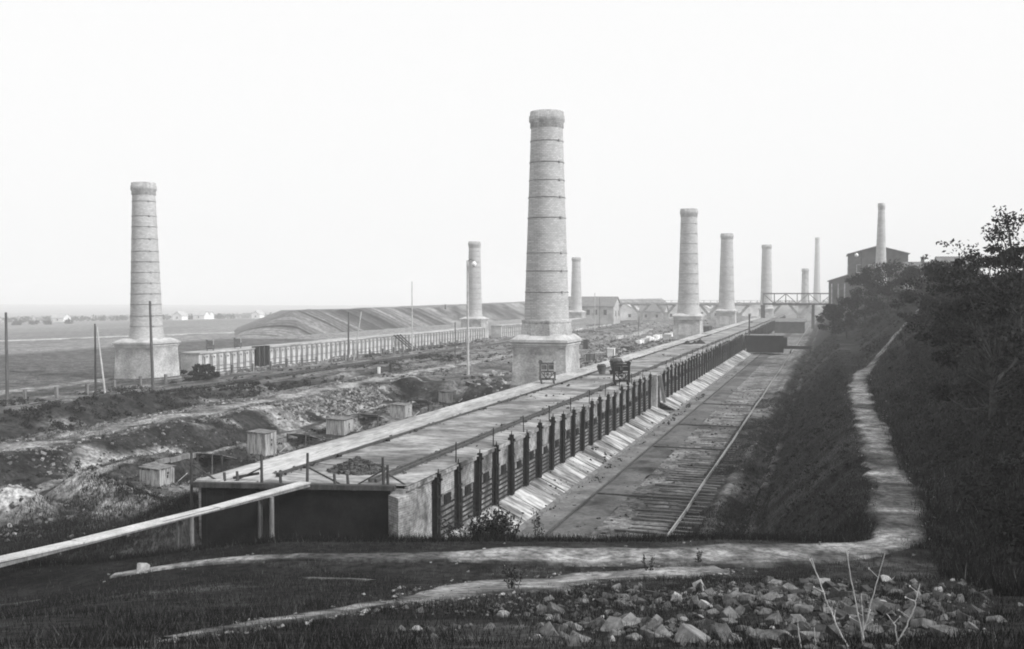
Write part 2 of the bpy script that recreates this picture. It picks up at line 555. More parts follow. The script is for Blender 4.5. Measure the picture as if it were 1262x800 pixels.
# trodden path across the hill's foot, then along the bank above the track
ribbon('footpath', uwp([(-12.5, 29.2, .3), (-8, 29.4, .4), (-3, 29.6, .55), (0, 29.6, 1.0), (3, 29.6, 1.7), (7, 29.7, 1.6), (10, 30.1, 1.1), (12, 31.0, .85), (13.2, 32.6, .95), (13.6, 34.6, 1.1)])
       + [(2.75, 42, 1.1), (2.5, 50, 1.05), (2.5, 62, 1.0), (2.4, 78, 1.05), (2.5, 92, 1.0), (3.0, 104, 1.0), (4.4, 116, .75), (6.6, 128, .75), (9.2, 138, .8), (12.5, 150, .8)], .36, edge=.55, seed=1, patch=.4)
ribbon('footpath', uwp([(6.5, 28.0, .7), (3.5, 27.0, 1.0), (1.2, 25.7, 1.7), (-.2, 24.0, 1.9), (-1.4, 21.8, 1.2), (-2.5, 19.3, .5), (-3.3, 16.8, .38), (-3.95, 14.0, .3), (-4.4, 11.6, .22)]), .42, edge=.6, seed=2, dz=.06, patch=.3)
ribbon('footpath', uwp([(-3.3, 25.2, .3), (-4.6, 25.9, .3), (-6.0, 26.6, .2)]), .26, edge=.5, seed=3, dz=.05)
ribbon('footpath', uwp([(-16.5, 26.6, .5), (-14.5, 26.2, .5), (-12.5, 26.3, .3)]), .22, edge=.5, seed=4, dz=.05)
# cart road on the bank left of the dug-out yard
ribbon('cart_road', [(-58.8, 20, 2.0), (-57.5, 60, 2.1), (-57.3, 100, 2.1), (-57.2, 140, 2.1), (-57, 178, 1.6)], .48, step=.8, edge=.25, seed=5, dz=.08)
ribbon('cart_road', [(-66.5, 34, .6), (-62, 46, .9), (-58.5, 60, .9)], .2, step=.7, edge=.4, seed=6, dz=.06)
ribbon('cart_road', [(-80.9, 30, .8), (-80.6, 100, .8), (-80.4, 200, .9), (-80.5, 330, 1)], .21, step=1.2, edge=.4, seed=7, dz=.06)
ribbon('cart_road', [(-73, 70, 1.0), (-71, 110, 1.2), (-70, 150, 1.2), (-69, 230, 1.4), (-68, 330, 1.6)], .24, step=1.2, edge=.5, seed=8, dz=.08)
ribbon('cart_road', [(-63.2, 46, .7), (-63.0, 80, .8), (-62.8, 125, .9), (-62.6, 170, .8)], .34, step=.8, edge=.5, seed=12, dz=.07, patch=.4)
ribbon('footpath', [(-48.7, 44, .6), (-48.4, 70, .7), (-48.6, 95, .7), (-47.8, 112, .6)], .34, step=.6, edge=.6, seed=13, dz=.06, patch=.4)
ribbon('cart_road', [(-86.8, 40, .7), (-86.6, 120, .8), (-86.4, 220, 1.0), (-86, 320, 1.0)], .36, step=1.2, edge=.5, seed=14, dz=.08, patch=.4)
ribbon('sandy_clearing', [(-99, 64, 1.0), (-103, 86, 2.6), (-106, 104, 3.4), (-107, 120, 2.4), (-108, 128, 1)], .40, step=1, edge=.5, seed=9, dz=.1)
ribbon('country_road', [(-420, 60, 5), (-330, 150, 5), (-268, 226, 5), (-225, 300, 5), (-200, 340, 4)], 1.1, step=4, edge=.05, seed=10, dz=.2)
ribbon('cart_road', [(-44, 150, 1.2), (-42, 200, 1.4), (-42, 300, 1.8), (-42, 420, 2)], .27, step=2, edge=.4, seed=11, dz=.08)

# spoil bank: long tipped heap behind the far battery row
def spoil_bank():
    ys = np.concatenate([np.linspace(238, 420, 300), np.linspace(424, 1100, 110)])
    cs = np.linspace(0, 1, 46)
    V = []; T = []
    for y in ys:
        f = float(fbm(np.array([y]), np.array([3.]), 14, 5)[0] - .5)
        g = vn(np.array([y]), np.array([1.]), 5.0, 9)[0] * .6 + vn(np.array([y]), np.array([1.]), 15, 10)[0] * .7
        for c in cs:
            taper = float(np.clip((y - 256 - 92 * c) / 26, 0, 1))
            x = -166 - 62 * c + 2.5 * f * (1 - c) - (1 - taper) * 10
            h = 8.2 * taper + 2.6 * float(sst(y, 330, 900))
            if c < .24: z = h * (c / .24)
            else: z = h
            z += (f * .5 + (g - .6) * 1.1 * (1 if c < .26 else .3)) * min(1, c * 8) * taper
            sl = y + c * 30          # tipped streaks run down the face
            A1 = lambda q, sd, k: float(vn(np.array([sl]), np.array([float(q)]), k, sd)[0])
            t = .05 + .17 * float(sst(A1(2, 12, 5), .25, .75)) + .16 * float(sst(A1(4, 13, 1.8), .3, .8)) + .10 * (A1(9, 16, .9) - .5)
            if A1(7, 14, 20) > .55: t *= .5
            if c > .25: t = .2 + .08 * vn(np.array([y]), np.array([c * 60]), 8, 15)[0]
            V.append((x, y, z + float(np.interp(x, PX, PZ)) - .4 - 1.5 * (1 - min(1, taper * 5)))); T.append(max(.02, t) * (.62 if y < 430 else .7))
    n, k = len(ys), len(cs)
    I = np.arange(n * k).reshape(n, k)
    F = np.stack([I[:-1, 1:], I[:-1, :-1], I[1:, :-1], I[1:, 1:]], -1).reshape(-1, 4)
    o = np_mesh('spoil_bank', V, F, M['heap'], False)
    set_attr(o, 'tone', T)
    tag(o, kind='structure')


spoil_bank()

# ------------------------------------------------------------------ oven batteries
ZT = 4.3
XF = -18.3
BAY = 2.96


def buckstay_mesh():
    m = MB()
    for s in (-1, 1):
        y = s * .15
        h = 3.5 if s > 0 else 3.36
        m.box((.02, y, h / 2), (.05, .13, h)); m.box((.23, y, h / 2), (.05, .13, h)); m.box((.125, y, h / 2), (.16, .04, h))
    for z in (.25, 1.3, 2.35): m.box((.275, 0, z), (.04, .46, .12))
    for s in (-1, 1):
        z = 3.12 + s * .07
        m.tube((-.4, s * .15, z), (.36, s * .15, z), .03, .03, 6); m.box((.3, s * .15, z), (.07, .1, .1))
    m.tube((.12, .15, 3.45), (.12, .17, 3.72), .045, .02, 6)
    return m


def door_mesh():
    m = MB()
    m.box((.05, 0, 1.0), (.10, 2.05, 2.0))
    return m


def door_bars():
    m = MB()
    for k in range(6): m.box((.13, 0, .12 + k * .27), (.07, 2.1, .07))
    for s in (-1, 1): m.box((.13, s * 1.0, 1.0), (.08, .09, 2.0))
    return m


def hatch_mesh():
    m = MB(); m.box((.14, 0, 1.72), (.08, .78, .5)); m.box((.19, 0, 1.72), (.04, .5, .3)); m.tube((.2, .2, 1.72), (.26, .2, 1.72), .05, .05, 6)
    return m


BS = buckstay_mesh().mesh('buckstay'); BS.materials.append(M['iron'])
DM = door_mesh().mesh('oven_front'); DM.materials.append(M['oven'])
DB = door_bars().mesh('bar_grid'); DB.materials.append(M['iron'])
HM = hatch_mesh().mesh('hatch'); HM.materials.append(M['iron'])
RP = MB().tube((0, 0, 0), (0, 0, 1.12), .035, .03, 6).box((0, 0, .02), (.16, .16, .04)).mesh('railing_post'); RP.materials.append(M['iron'])


def battery(y0, y1, label, yb0, nb, doors=True, end=None, hand=1):
    t = thing('oven_battery', (XF, (y0 + y1) / 2, 0), label, 'oven battery', 'oven batteries along the pusher track')
    poly = [(-27.8, y0 - (2.2 if end else 0)), (XF, y0), (XF, y1), (-27.8, y1)]
    MB().prism(poly, -.4, 4.2).build('body', M['brick'], t)
    # paved top in slabs of its own relief
    n = max(2, int((y1 - y0) / .6)); xs = np.linspace(-25.15, XF + .12, 22)
    ys = np.linspace(0, 1, n)
    V = []
    for a in ys:
        for x in xs:
            yy = (y0 - 2.2 * ((XF - x) / 9.5 if end else 0)) * (1 - a) + y1 * a
            V.append((x - t.location.x, yy - t.location.y, 4.27 + .06 * float(vn(np.array([x]), np.array([yy]), 1.1, 33)[0]) + .08 * float(vn(np.array([x]), np.array([yy]), 3.5, 34)[0])))
    I = np.arange(len(V)).reshape(n, len(xs))
    F = np.stack([I[:-1, :-1], I[:-1, 1:], I[1:, 1:], I[1:, :-1]], -1).reshape(-1, 4)
    np_mesh('paved_top', V, F, M['deck'], True, t)
    MB().prism([(XF - .05, y0), (XF + .14, y0), (XF + .14, y1), (XF - .05, y1)], 4.1, 4.30).build('edge_course', M['brick'], t)
    MB().prism([(-27.95, y0 - (2.25 if end else 0)), (-26.75, y0 - (2 if end else 0)), (-26.75, y1), (-27.95, y1)], 4.2, 4.46).build('kerb_strip', M['strip'], t)
    MB().prism([(-26.65, y0 - (1.95 if end else 0)), (-25.25, y0 - (1.6 if end else 0)), (-25.25, y1), (-26.65, y1)], 4.2, 4.40).build('kerb_strip', M['strip'], t)
    for x, mm in ((-25.18, 'raild'), (-20.3, 'raild'), (-19.95, 'raild')):
        m = MB()
        ya = y0 + .3; 
        while ya < y1 - .2:
            yb = min(ya + 6, y1 - .05)
            m.beam((x + R.uniform(-.02, .02), ya, 4.43), (x + R.uniform(-.02, .02), yb - .02, 4.43), .11, .14)
            ya = yb
        m.build('rail', M[mm], t)
    for k in range(nb):
        y = yb0 + k * BAY
        inst(BS, 'buckstay', t, (0.02, y - t.location.y, 1.0), (R.uniform(-.025, .025), R.uniform(-.012, .02), R.uniform(-.06, .06)), (1, R.uniform(.9, 1.15), R.uniform(.95, 1.05)))
        if doors and k < nb - 1:
            d = inst(DM, 'oven_front', t, (R.uniform(-.03, .02), y + BAY / 2 - t.location.y + R.uniform(-.06, .06), 1.05), (0, 0, 0), (1, R.uniform(.9, 1.05), R.uniform(.9, 1.08)))
            inst(DB, 'bar_grid', d, (0, 0, 0)); inst(HM, 'hatch', d, (0, R.uniform(-.1, .1), R.uniform(-.05, .05)))
        if k % 2 == 1:
            inst(RP, 'railing_post', t, (-.12, y + .35 - t.location.y, 4.28), (R.uniform(-.04, .04), R.uniform(-.05, .05), 0))
    return t


b1 = battery(40.5, 105.4, 'brick oven battery whose tarred end wall meets the plank gangway', 43.8, 21, end=True)
# near-black boarding on its end
m = MB(); m2 = MB()
ex, ey = 9.2, 2.13
for k in range(34):
    a = (k + .5) / 35
    x = -27.6 + 8.9 * a; y = 38.3 + 2.2 * (x + 27.8) / 9.5 - .10 - R.uniform(0, .03)
    m.box((x, y, 2.0 + R.uniform(-.04, .04)), (.262, .05, 4.3), math.atan2(2.2, 9.5))
m.build('end_boarding', M['tar'], b1)
m2.beam((-27.9, 38.12, 4.28), (-18.7, 40.25, 4.28), .35, .22); m2.build('end_sill', M['woodd'], b1)
MB().prism([(-19.0, 40.15), (-18.25, 39.6), (-18.02, 40.6), (-18.28, 43.3), (-18.6, 43.3)], -.3, 3.95).build('end_buttress', M['brick'], b1)

b2 = battery(110.6, 223.0, 'long brick oven battery between dark recess and low boarded pusher car', 112.4, 37)
b3 = battery(227.0, 440.0, 'hazy far oven battery stretching beyond the low boarded pusher car', 228.5, 72, doors=False)
# bridge slab over the gap between the first two
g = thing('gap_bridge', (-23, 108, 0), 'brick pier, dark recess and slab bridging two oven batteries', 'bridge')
MB().prism([(-27.8, 105.4), (-25.3, 105.4), (-25.3, 110.6), (-27.8, 110.6)], 4.2, 4.42).build('kerb_strip', M['strip'], g)
MB().prism([(-25.2, 105.42), (-18.2, 105.42), (-18.2, 110.58), (-25.2, 110.58)], 4.06, 4.33).build('slab', M['deck'], g)
MB().box((-21.5, 108, 2.0), (.3, 5.1, 4.1)).build('recess_wall', M['tar'], g)  # back of the opening coloured black to stand for its shade
MB().box((-18.05, 105.7, 2.55), (.55, .5, 3.5)).box((-18.05, 105.7, 4.36), (.65, .6, .12)).build('pier', M['strip'], g)
MB().beam((-17.7, 110.2, .9), (-18.1, 109.3, 4.1), .35, .08).build('leaning_board', M['plank'], g)
MB().beam((-25.18, 105.4, 4.43), (-25.18, 110.6, 4.43), .11, .14).build('rail', M['raild'], g)
MB().beam((-20.3, 105.4, 4.43), (-20.3, 110.6, 4.43), .11, .14).build('rail', M['raild'], g)
g2 = thing('gap_bridge', (-23, 225, 0), 'paved slab joining the two farther oven batteries', 'bridge')
MB().prism([(-27.8, 223), (-18.3, 223), (-18.3, 227), (-27.8, 227)], 0, 4.3).build('slab', M['deck'], g2)

# coke wharf: sloped plates below the oven fronts
def wharf(y0, n, label):
    t = thing('coke_wharf', (-16.3, y0, 0), label, 'wharf', 'sloped wharves below the ovens')
    L = n * BAY
    MB().prism([(-18.3, y0 - .2), (-16.32, y0 - .2), (-16.32, y0 + L), (-18.3, y0 + L)], -.3, .02).build('footing', M['kerb'], t)
    pm = []
    for v in range(4):
        m = MB()
        k = 0; y = 0.03
        while y < BAY - .1:
            wd = BAY - .06
            h = R.uniform(-.03, .05)
            p = [(-1.93, y, 1.0 + h), (-1.93, y + wd - .03, 1.0 + h), (.02, y + wd - .03 + R.uniform(-.04, .04), .08 + h), (.02, y, .08 + h)]
            q = [(a, b, c - .12) for a, b, c in p]
            m.add(p + q, [(3, 2, 1, 0), (4, 5, 6, 7), (0, 1, 5, 4), (1, 2, 6, 5), (2, 3, 7, 6), (3, 0, 4, 7)])
            y += wd
        me = m.mesh('wharf_plate'); me.materials.append(M['slope']); pm.append(me)
    for k in range(n):
        inst(pm[R.randrange(4)], 'wharf_plate', t, (0, k * BAY, 0))
    km = MB().box((0, BAY / 2, .1), (.22, BAY - .04, .24), 0, .01).mesh('kerb_stone'); km.materials.append(M['kerb'])
    for k in range(n):
        inst(km, 'kerb_stone', t, (.15, k * BAY, 0))
    bm = MB().box((-1.97, BAY / 2, .75), (.1, BAY - .02, .62)).mesh('bench_wall'); bm.materials.append(M['brick'])
    return t


wharf(44.0, 21, 'pale sloped wharf of worn plates below the nearer oven battery')
wharf(110.5, 38, 'pale sloped wharf continuing past dark recess towards boarded car')

# ------------------------------------------------------------------ pusher track
def rail_line(name, x, y0, y1, z, mt, parent, wob=.0, h=.16, wd=.09):
    m = MB(); y = y0
    xa = x
    while y < y1:
        y2 = min(y + 7.5, y1); xb = x + R.uniform(-wob, wob)
        m.beam((xa, y, z), (xb, y2 - .02, z), wd, h * .35); m.beam((xa, y, z - h * .45), (xb, y2 - .02, z - h * .45), wd * .4, h * .6); m.beam((xa, y, z - h * .85), (xb, y2 - .02, z - h * .85), wd * 1.6, h * .2)
        xa = xb; y = y2
    return m.build(name, M[mt], parent)


bx_ = np.linspace(-16.25, -11.3, 14); by_ = np.concatenate([np.arange(42, 150, .7), np.arange(150, 430, 4)])
BX, BY = np.meshgrid(bx_, by_)
BX = BX + (BX > -11.9) * (fbm(BY, BX * 0, 3, 58) - .5) * 3.0
BZ = terrain(BX, BY) + .05 - .16 * sst(BX, -13.0, -11.0)
I_ = np.arange(BX.size).reshape(BX.shape)
bed = np_mesh('track_bed', np.stack([BX, BY, BZ], -1).reshape(-1, 3), np.stack([I_[:-1, :-1], I_[:-1, 1:], I_[1:, 1:], I_[1:, :-1]], -1).reshape(-1, 4), M['bed'], True)
bt_ = .09 + .05 * fbm(BX, BY, 6, 59) + .05 * (BX < -14.4) - .05 * sst(fbm(BX, BY, 3, 64), .5, .65) * (BX > -14.2)
set_attr(bed, 'tone', bt_.ravel())
tag(bed, kind='structure')
tr = thing('railway_track', (-11, 45, 0), kind='structure')
rail_line('rail', -14.4, 43.5, 440, .17, 'raild', tr, .03, wd=.09)
rail_line('rail', -8.1, 43.5, 440, .22, 'rail', tr, .05, wd=.07)
sm = MB().box((0, 0, 0), (4.0, .26, .16), 0, .015).mesh('sleeper'); sm.materials.append(M['sleeper'])
y = 44.5
while y < 150:
    xx = -8.9 + R.uniform(-.35, .25)
    inst(sm, 'sleeper', tr, (xx + 11, y - 45, tz(-9, y) + R.uniform(-.03, .05) - .07 * min(1, max(0, (y - 58) / 25))), (R.uniform(-.02, .02), R.uniform(-.015, .015), R.uniform(-.03, .03)), (R.uniform(.8, 1.1), 1, 1))
    y += R.uniform(.85, 1.15) if y < 95 else R.uniform(1.6, 2.6)
bm = MB().box((0, 0, 0), (6.0, .12, .1)).mesh('tie_bar'); bm.materials.append(M['raild'])
for yy in (62, 83, 98, 118): inst(bm, 'tie_bar', tr, (.0 - .3, yy - 45, .1))

tr2 = thing('railway_track', (-78, 30, .9), kind='structure')
for xx in (-78.8, -77.36): rail_line('rail', xx, 20, 420, 1.28, 'raild', tr2, .05)
sm2 = MB().box((0, 0, 0), (2.5, .25, .15), 0, .01).mesh('sleeper'); sm2.materials.append(M['woodd'])
for k in range(150):
    inst(sm2, 'sleeper', tr2, (-.08, k * 1.0 + 5, .2 + R.uniform(-.02, .02)), (0, 0, R.uniform(-.03, .03)))

# pusher car across the track
pc = thing('pusher_car', (-13.5, 225, 0), 'low black boarded car spanning the broad pusher track', 'rail car')
m = MB()
for k in range(20): m.box((-17.3 + k * .4, 222.0 - R.uniform(0, .03), 2.35), (.38, .06, 3.7))
m.build('board_side', M['tar'], pc)
MB().box((-13.5, 225, 2.35), (7.7, 5.8, 3.6)).build('body', M['tar'], pc)
m = MB()
for k in range(16): m.box((-17.45 + k * .53, 225, 4.32 + R.uniform(-.015, .015)), (.5, 6.8, .07))
m.build('roof_boards', M['wood'], pc)
MB().beam((-9.6, 223, 1.7), (-3.6, 223, 1.7), .5, .7).beam((-3.9, 223, 1.9), (-3.9, 223, .1), .3, .3).build('pusher_beam', M['iron'], pc)
MB().beam((-16.9, 222.4, 4.3), (-16.9, 222.4, 8.8), .28, .28).beam((-16.9, 222.4, 7.2), (-16.1, 222.4, 7.2), .2, .15).build('post', M['woodd'], pc)
MB().box((-9.2, 222.6, 2.9), (.9, 1.5, 2.0)).build('cab', M['tar'], pc)
for xx in (-14.4, -8.1):
    for yy in (222.8, 227.2):
        MB().tube((xx - .07, yy, .62), (xx + .07, yy, .62), .38, .38, 14).build('wheel', M['iron'], pc)
MB().box((-6.8, 222.5, 2.15), (1.6, .9, .1)).build('pale_board', M['plank'], pc)

# ------------------------------------------------------------------ chimneys
def chimney(x, y, z0, zb, zo, zt, hb, rb, rt, label, bands, group=None, plate=False, dent=False, mt='chim', crown=.22, sq=True, lean=0.0):
    t = thing('chimney', (x, y, z0), label, 'chimney', group)
    if sq:
        # battered square base, aligned with the works
        def sqp(h, z): return [(x - h, y - h, z), (x + h, y - h, z), (x + h, y + h, z), (x - h, y + h, z)]
        m = MB(); m.add(sqp(hb * 1.03, z0 - .5) + sqp(hb * .965, zb - .55), [(0, 1, 5, 4), (1, 2, 6, 5), (2, 3, 7, 6), (3, 0, 4, 7)])
        m.build('base', M['chimb'], t)
        m = MB()
        for i, (h, za, zz) in enumerate(((.99, .86, .70), (1.03, .66, .46), (1.01, .44, .32), (1.075, .30, 0))):
            m.prism([p[:2] for p in sqp(hb * h, 0)], zb - za, zb - zz)
        if dent:
            for k in range(18):
                a = -hb + (k + .5) * 2 * hb / 18
                for (ax, ay) in ((x + a, y - hb * 1.03), (x + hb * 1.03, y + a)): m.box((ax, ay, zb - .75), (.2, .2, .4))
        m.build('cornice', M['stone'], t)
        # sloped shoulders
        m = MB(); r2 = rb * 1.08
        m.add(sqp(hb * 1.05, zb) + sqp(r2 * .93, zb + .55), [(0, 1, 5, 4), (1, 2, 6, 5), (2, 3, 7, 6), (3, 0, 4, 7), (4, 5, 6, 7)])
        m.build('shoulder', M['stone'], t)
        MB().box((x, y, z0 - .1), (hb * 2.16, hb * 2.16, .5)).build('footing', M['kerb'], t)
        if plate:
            MB().box((x - .2, y - hb * 1.005, z0 + (zb - z0) * .45), (hb * 1.1, .08, (zb - z0) * .5)).build('blind_panel', M['render'], t)
            MB().box((x + hb * .42, y - hb * 1.03, z0 + (zb - z0) * .42), (.12, .1, (zb - z0) * .55)).box((x - .2, y - hb * 1.03, z0 + (zb - z0) * .7), (hb * 1.2, .1, .12)).build('panel_frame', M['band'], t)
    zs = zb
    if zo:
        m = MB(); m.lathe([(rb * 1.16, zb), (rb * 1.10, zo - .25), (rb * 1.13, zo - .24), (rb * 1.13, zo), (rb * .9, zo + .15)], 8, (x, y), math.pi / 8, smooth=False)
        m.build('octagonal_plinth', M['chimb'], t)
        zs = zo
    prof = []
    N = 14
    for k in range(N + 1):
        a = k / N
        zz = zs + (zt - 1.9 - zs) * a
        r = rb + (rt * .95 - rb) * a
        if not zo: r += .28 * max(0, 1 - a * 12)
        prof.append((r, zz))
    MB().lathe(prof, 48, (x, y)).build('shaft', M[mt], t)
    c = rt * .95
    MB().lathe([(c, zt - 1.95), (c + crown * .5, zt - 1.8), (c + crown * .4, zt - 1.3), (c + crown, zt - 1.1), (c + crown * 1.0, zt - .5), (c + crown * .6, zt - .45), (c + crown * .5, zt), (c - .35, zt + .02), (c - .45, zt - .7)], 48, (x, y), capt=False).build('crown', M['crown'], t)
    for z in bands:
        a = min(1, max(0, (z - zs) / (zt - 1.9 - zs)))
        r = rb + (rt * .95 - rb) * a
        th = R.uniform(.045, .065)
        m = MB(); m.lathe([(r - .02, z - .045), (r + th, z - .045), (r + th, z + .045), (r - .02, z + .045)], 48, (x, y), capt=False)
        m.box((x + (r + .05) * math.cos(-.5), y + (r + .05) * math.sin(-.5), z), (.2, .3, .2), -.5)
        m.build('iron_band', M['band'], t)
    if lean:
        t.rotation_euler = (0, lean, 0)
    return t


GC = 'chimneys beside the oven batteries'
sA = 113.5 / 1200
ch = chimney(-31.5, 109.8, 2.6, 8.0, 10.2, 34.4, 3.2, 2.62, 1.95, 'tall banded brick chimney on octagonal plinth beside two tub wagons',
             [13 + (365 - v) * sA for v in (175, 201, 223, 244, 269, 312, 334, 360)], GC)
chimney(-31.6, 231.5, 2.8, 8.4, None, 33.5, 3.1, 2.55, 2.0, 'banded chimney on dentilled panelled base between octagonal and plain-based chimneys', [11.2 + 2.35 * k for k in range(10)], GC, True, True)
chimney(-31.8, 323, 2.8, 8.3, None, 33.3, 3.0, 2.6, 2.0, 'pale chimney beside battery, next beyond the dentilled base', [12 + 2.6 * k for k in range(8)], GC, True)
chimney(-26.3, 441, 2.8, 7.6, None, 35.5, 3.0, 2.6, 2.1, 'plain pale chimney at the end of the battery, beside truss bridge', [12 + 2.6 * k for k in range(8)], GC)
x, y, z = dep(992, 500, 331); chimney(x, y, 0, 8.2, None, z, 3.3, 2.0, 1.75, 'short grey chimney standing in front of the truss bridge', [], mt='chimb')
x, y, z = dep(1006.5, 760, 293); chimney(x, y, 0, 4, None, z, 2.5, 2.9, 1.7, 'slender faint chimney far behind the truss bridge', [])
GL = 'chimneys of the far battery row'
sL = 152 / 1200
chimney(-101.4, 127, .2, 5.9, None, 30.6, 3.35, 2.5, 1.8, 'closely banded chimney on battered base standing in open field', [13 + (365 - v) * sL for v in (249, 267, 280, 295, 310, 323, 336, 349, 362, 375, 389, 402)], GL, lean=-.012)
chimney(-102.9, 279, 0, 6.2, None, 29.6, 3.3, 2.3, 1.85, 'chimney rising from far oven battery in front of spoil bank', [9 + 1.6 * k for k in range(12)], GL)
chimney(-103.3, 406, 0, 6.3, None, 29.6, 3.3, 2.5, 1.9, 'far chimney standing beside gabled hall', [10 + 2.2 * k for k in range(8)], GL)

# ------------------------------------------------------------------ far battery row
def far_battery(y0, y1, label, gap=None):
    X = -97.0
    t = thing('oven_battery', (X, (y0 + y1) / 2, 0), label, 'oven battery', 'oven batteries of the far row')
    MB().prism([(-100.4, y0), (X, y0), (X, y1), (-100.4, y1)], -.4, 3.6).build('body', M['render'], t)
    MB().prism([(-100.6, y0 - .1), (X + .25, y0 - .1), (X + .25, y1 + .1), (-100.6, y1 + .1)], 3.6, 3.85).build('coping', M['strip'], t)
    pm = MB()
    for s in (-1, 1): pm.box((.12, s * .24, 1.75), (.22, .12, 3.5))
    pm.box((.33, 0, 3.2), (.06, .7, .2))
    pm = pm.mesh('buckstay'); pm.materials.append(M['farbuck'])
    hm = MB().box((.06, 0, 3.0), (.1, .3, .26)).box((.06, 0, 1.5), (.1, 1.2, .07)).mesh('hatch'); hm.materials.append(M['kerb'])
    k = 0; y = y0 + 1.2
    while y < y1 - .5:
        if not (gap and gap[0] < y < gap[1]):
            inst(pm, 'buckstay', t, (0, y - t.location.y, 0), (0, R.uniform(-.01, .01), 0))
            if y + 3 < y1: inst(hm, 'hatch', t, (0, y + .97 - t.location.y, R.uniform(-.1, .1)))
        y += 1.94
    if gap:
        MB().box((X - .1, (gap[0] + gap[1]) / 2, 2.0), (.9, gap[1] - gap[0], 4.1)).build('recess_boarding', M['tar'], t)  # solid black block stands for the shade of an open recess
        for f in (.15, .5, .85): MB().box((X + .5, gap[0] + f * (gap[1] - gap[0]), 2.0), (.3, .35, 4.1)).build('recess_post', M['woodd'], t)
    return t


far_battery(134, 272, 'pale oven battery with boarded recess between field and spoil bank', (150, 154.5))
far_battery(287, 398, 'pale oven battery between the spoil bank and gabled hall')
sp = thing('lean_to', (-96, 212, 0), 'dark slanting props leaning on the pale far battery', 'props')
for k in range(3): MB().beam((-93.5 - .2 * k, 211 + k * 1.7, .1), (-96.6, 207.5 + k * 1.7, 3.9), .35, .25).build('prop', M['woodd'], sp)

# ------------------------------------------------------------------ plank sheds, trenches, covers
def shed(x, y, sz, h, label, door):
    z0 = tz(x, y) - .05
    t = thing('plank_shed', (x, y, z0), label, 'shed', 'plank sheds in the dug-out yard')
    a = sz / 2
    for (nx_, ny_, nm) in ((0, -1, 'board_wall'), (1, 0, 'board_wall'), (0, 1, 'board_wall'), (-1, 0, 'board_wall')):
        m = MB(); n = 8
        for k in range(n):
            o = -a + (k + .5) * sz / n
            hh = h + R.uniform(-.10, .02) - .08
            if nx_: m.box((x + nx_ * a + R.uniform(-.012, .012), y + o, z0 + hh / 2 - .1), (.04, sz / n - .03, hh + .2))
            else: m.box((x + o, y + ny_ * a + R.uniform(-.012, .012), z0 + hh / 2 - .1), (sz / n - .03, .04, hh + .2))
        m.build(nm, M['woodl'], t)
    m = MB()
    for k in range(7):
        o = -a - .1 + (k + .5) * (sz + .2) / 7
        m.beam((x - a - .06, y + o, z0 + h + .05 + R.uniform(-.02, .02)), (x + a + .06 + R.uniform(-.05, .08), y + o, z0 + h - .05), (sz + .1) / 7 - .015, .035)
    m.build('roof', M['wood'], t)
    if door:
        MB().box((x + a + .03, y + .1, z0 + h * .62), (.03, .16, .12)).box((x + a + .03, y + .05, z0 + h * .42), (.03, .1, .2)).build('hole', M['dark'], t)
    MB().beam((x + a + .2, y + a + .2, z0), (x + a + .7, y + a + .45, z0 + .5), .5, .04).build('leaning_board', M['plank'], t)


for (ys_, xs_, sz, h, lb) in ((56.5, -44.4, 1.6, 1.15, 'low bleached plank shed in dark earth next to the spoil mounds'),
                              (69.7, -44.4, 1.65, 1.85, 'tallest plank shed with latch holes in its bright side'),
                              (83.7, -44.7, 1.9, 1.45, 'plank shed next along from the tallest, before the pale rubble face'),
                              (97.1, -44.4, 1.8, 1.4, 'squat plank shed between rubble face and the dark cross bank'),
                              (110.7, -44.4, 1.6, 1.5, 'small plank shed close to the tall pale lamp mast')):
    shed(xs_, ys_, sz, h, lb, True)
names = ['near the low half-buried shed', 'beside the tallest shed', 'by the rubble face', 'towards the dark cross bank', 'past the last shed']
for k, ys_ in enumerate(SHED_Y[:4]):   # one per trench
    t = thing('trench_cover', (-45, ys_ + 9, 0), 'slanting board cover closing the trench ' + names[k], 'trench cover', 'covers over the yard trenches')
    zz = tz(-45, ys_ + 9.6)
    m = MB()
    for q in range(5): m.beam((-46.4 + q * .42, ys_ + 7.4, zz + .75), (-46.4 + q * .42, ys_ + 9.8, zz + .05), .39, .04)
    m.build('board', M['wood'], t)
    MB().beam((-46.5, ys_ + 7.45, zz - .8), (-46.5, ys_ + 7.45, zz + .75), .1, .1).beam((-44.3, ys_ + 7.45, zz - .8), (-44.3, ys_ + 7.45, zz + .75), .1, .1).build('prop', M['woodd'], t)
    t = thing('trench_wall', (-46.6, ys_ + 5, 0), 'low pale curb along the trench ' + names[k], 'curb', 'curbs along the yard trenches')
    m = MB(); q = 0
    while q < 6.4:
        l_ = R.uniform(.8, 1.6)
        y1_ = ys_ + 1.4 + q
        m.box((-46.75 + R.uniform(-.04, .04), y1_ + l_ / 2, tz(-47.3, y1_) + .05), (.3, l_ - .03, .34), R.uniform(-.03, .03)); q += l_
    m.build('curb', M['wood'], t)
    tag(MB().tube((-42.2, ys_ + 3.2, tz(-42.2, ys_ + 3.2) - .2), (-42.2, ys_ + 3.25, 1.7), .05, .04, 6).build('stake', M['pole']), 'thin upright stake ' + names[k] + ' trench', 'stake', 'stakes by the yard trenches')

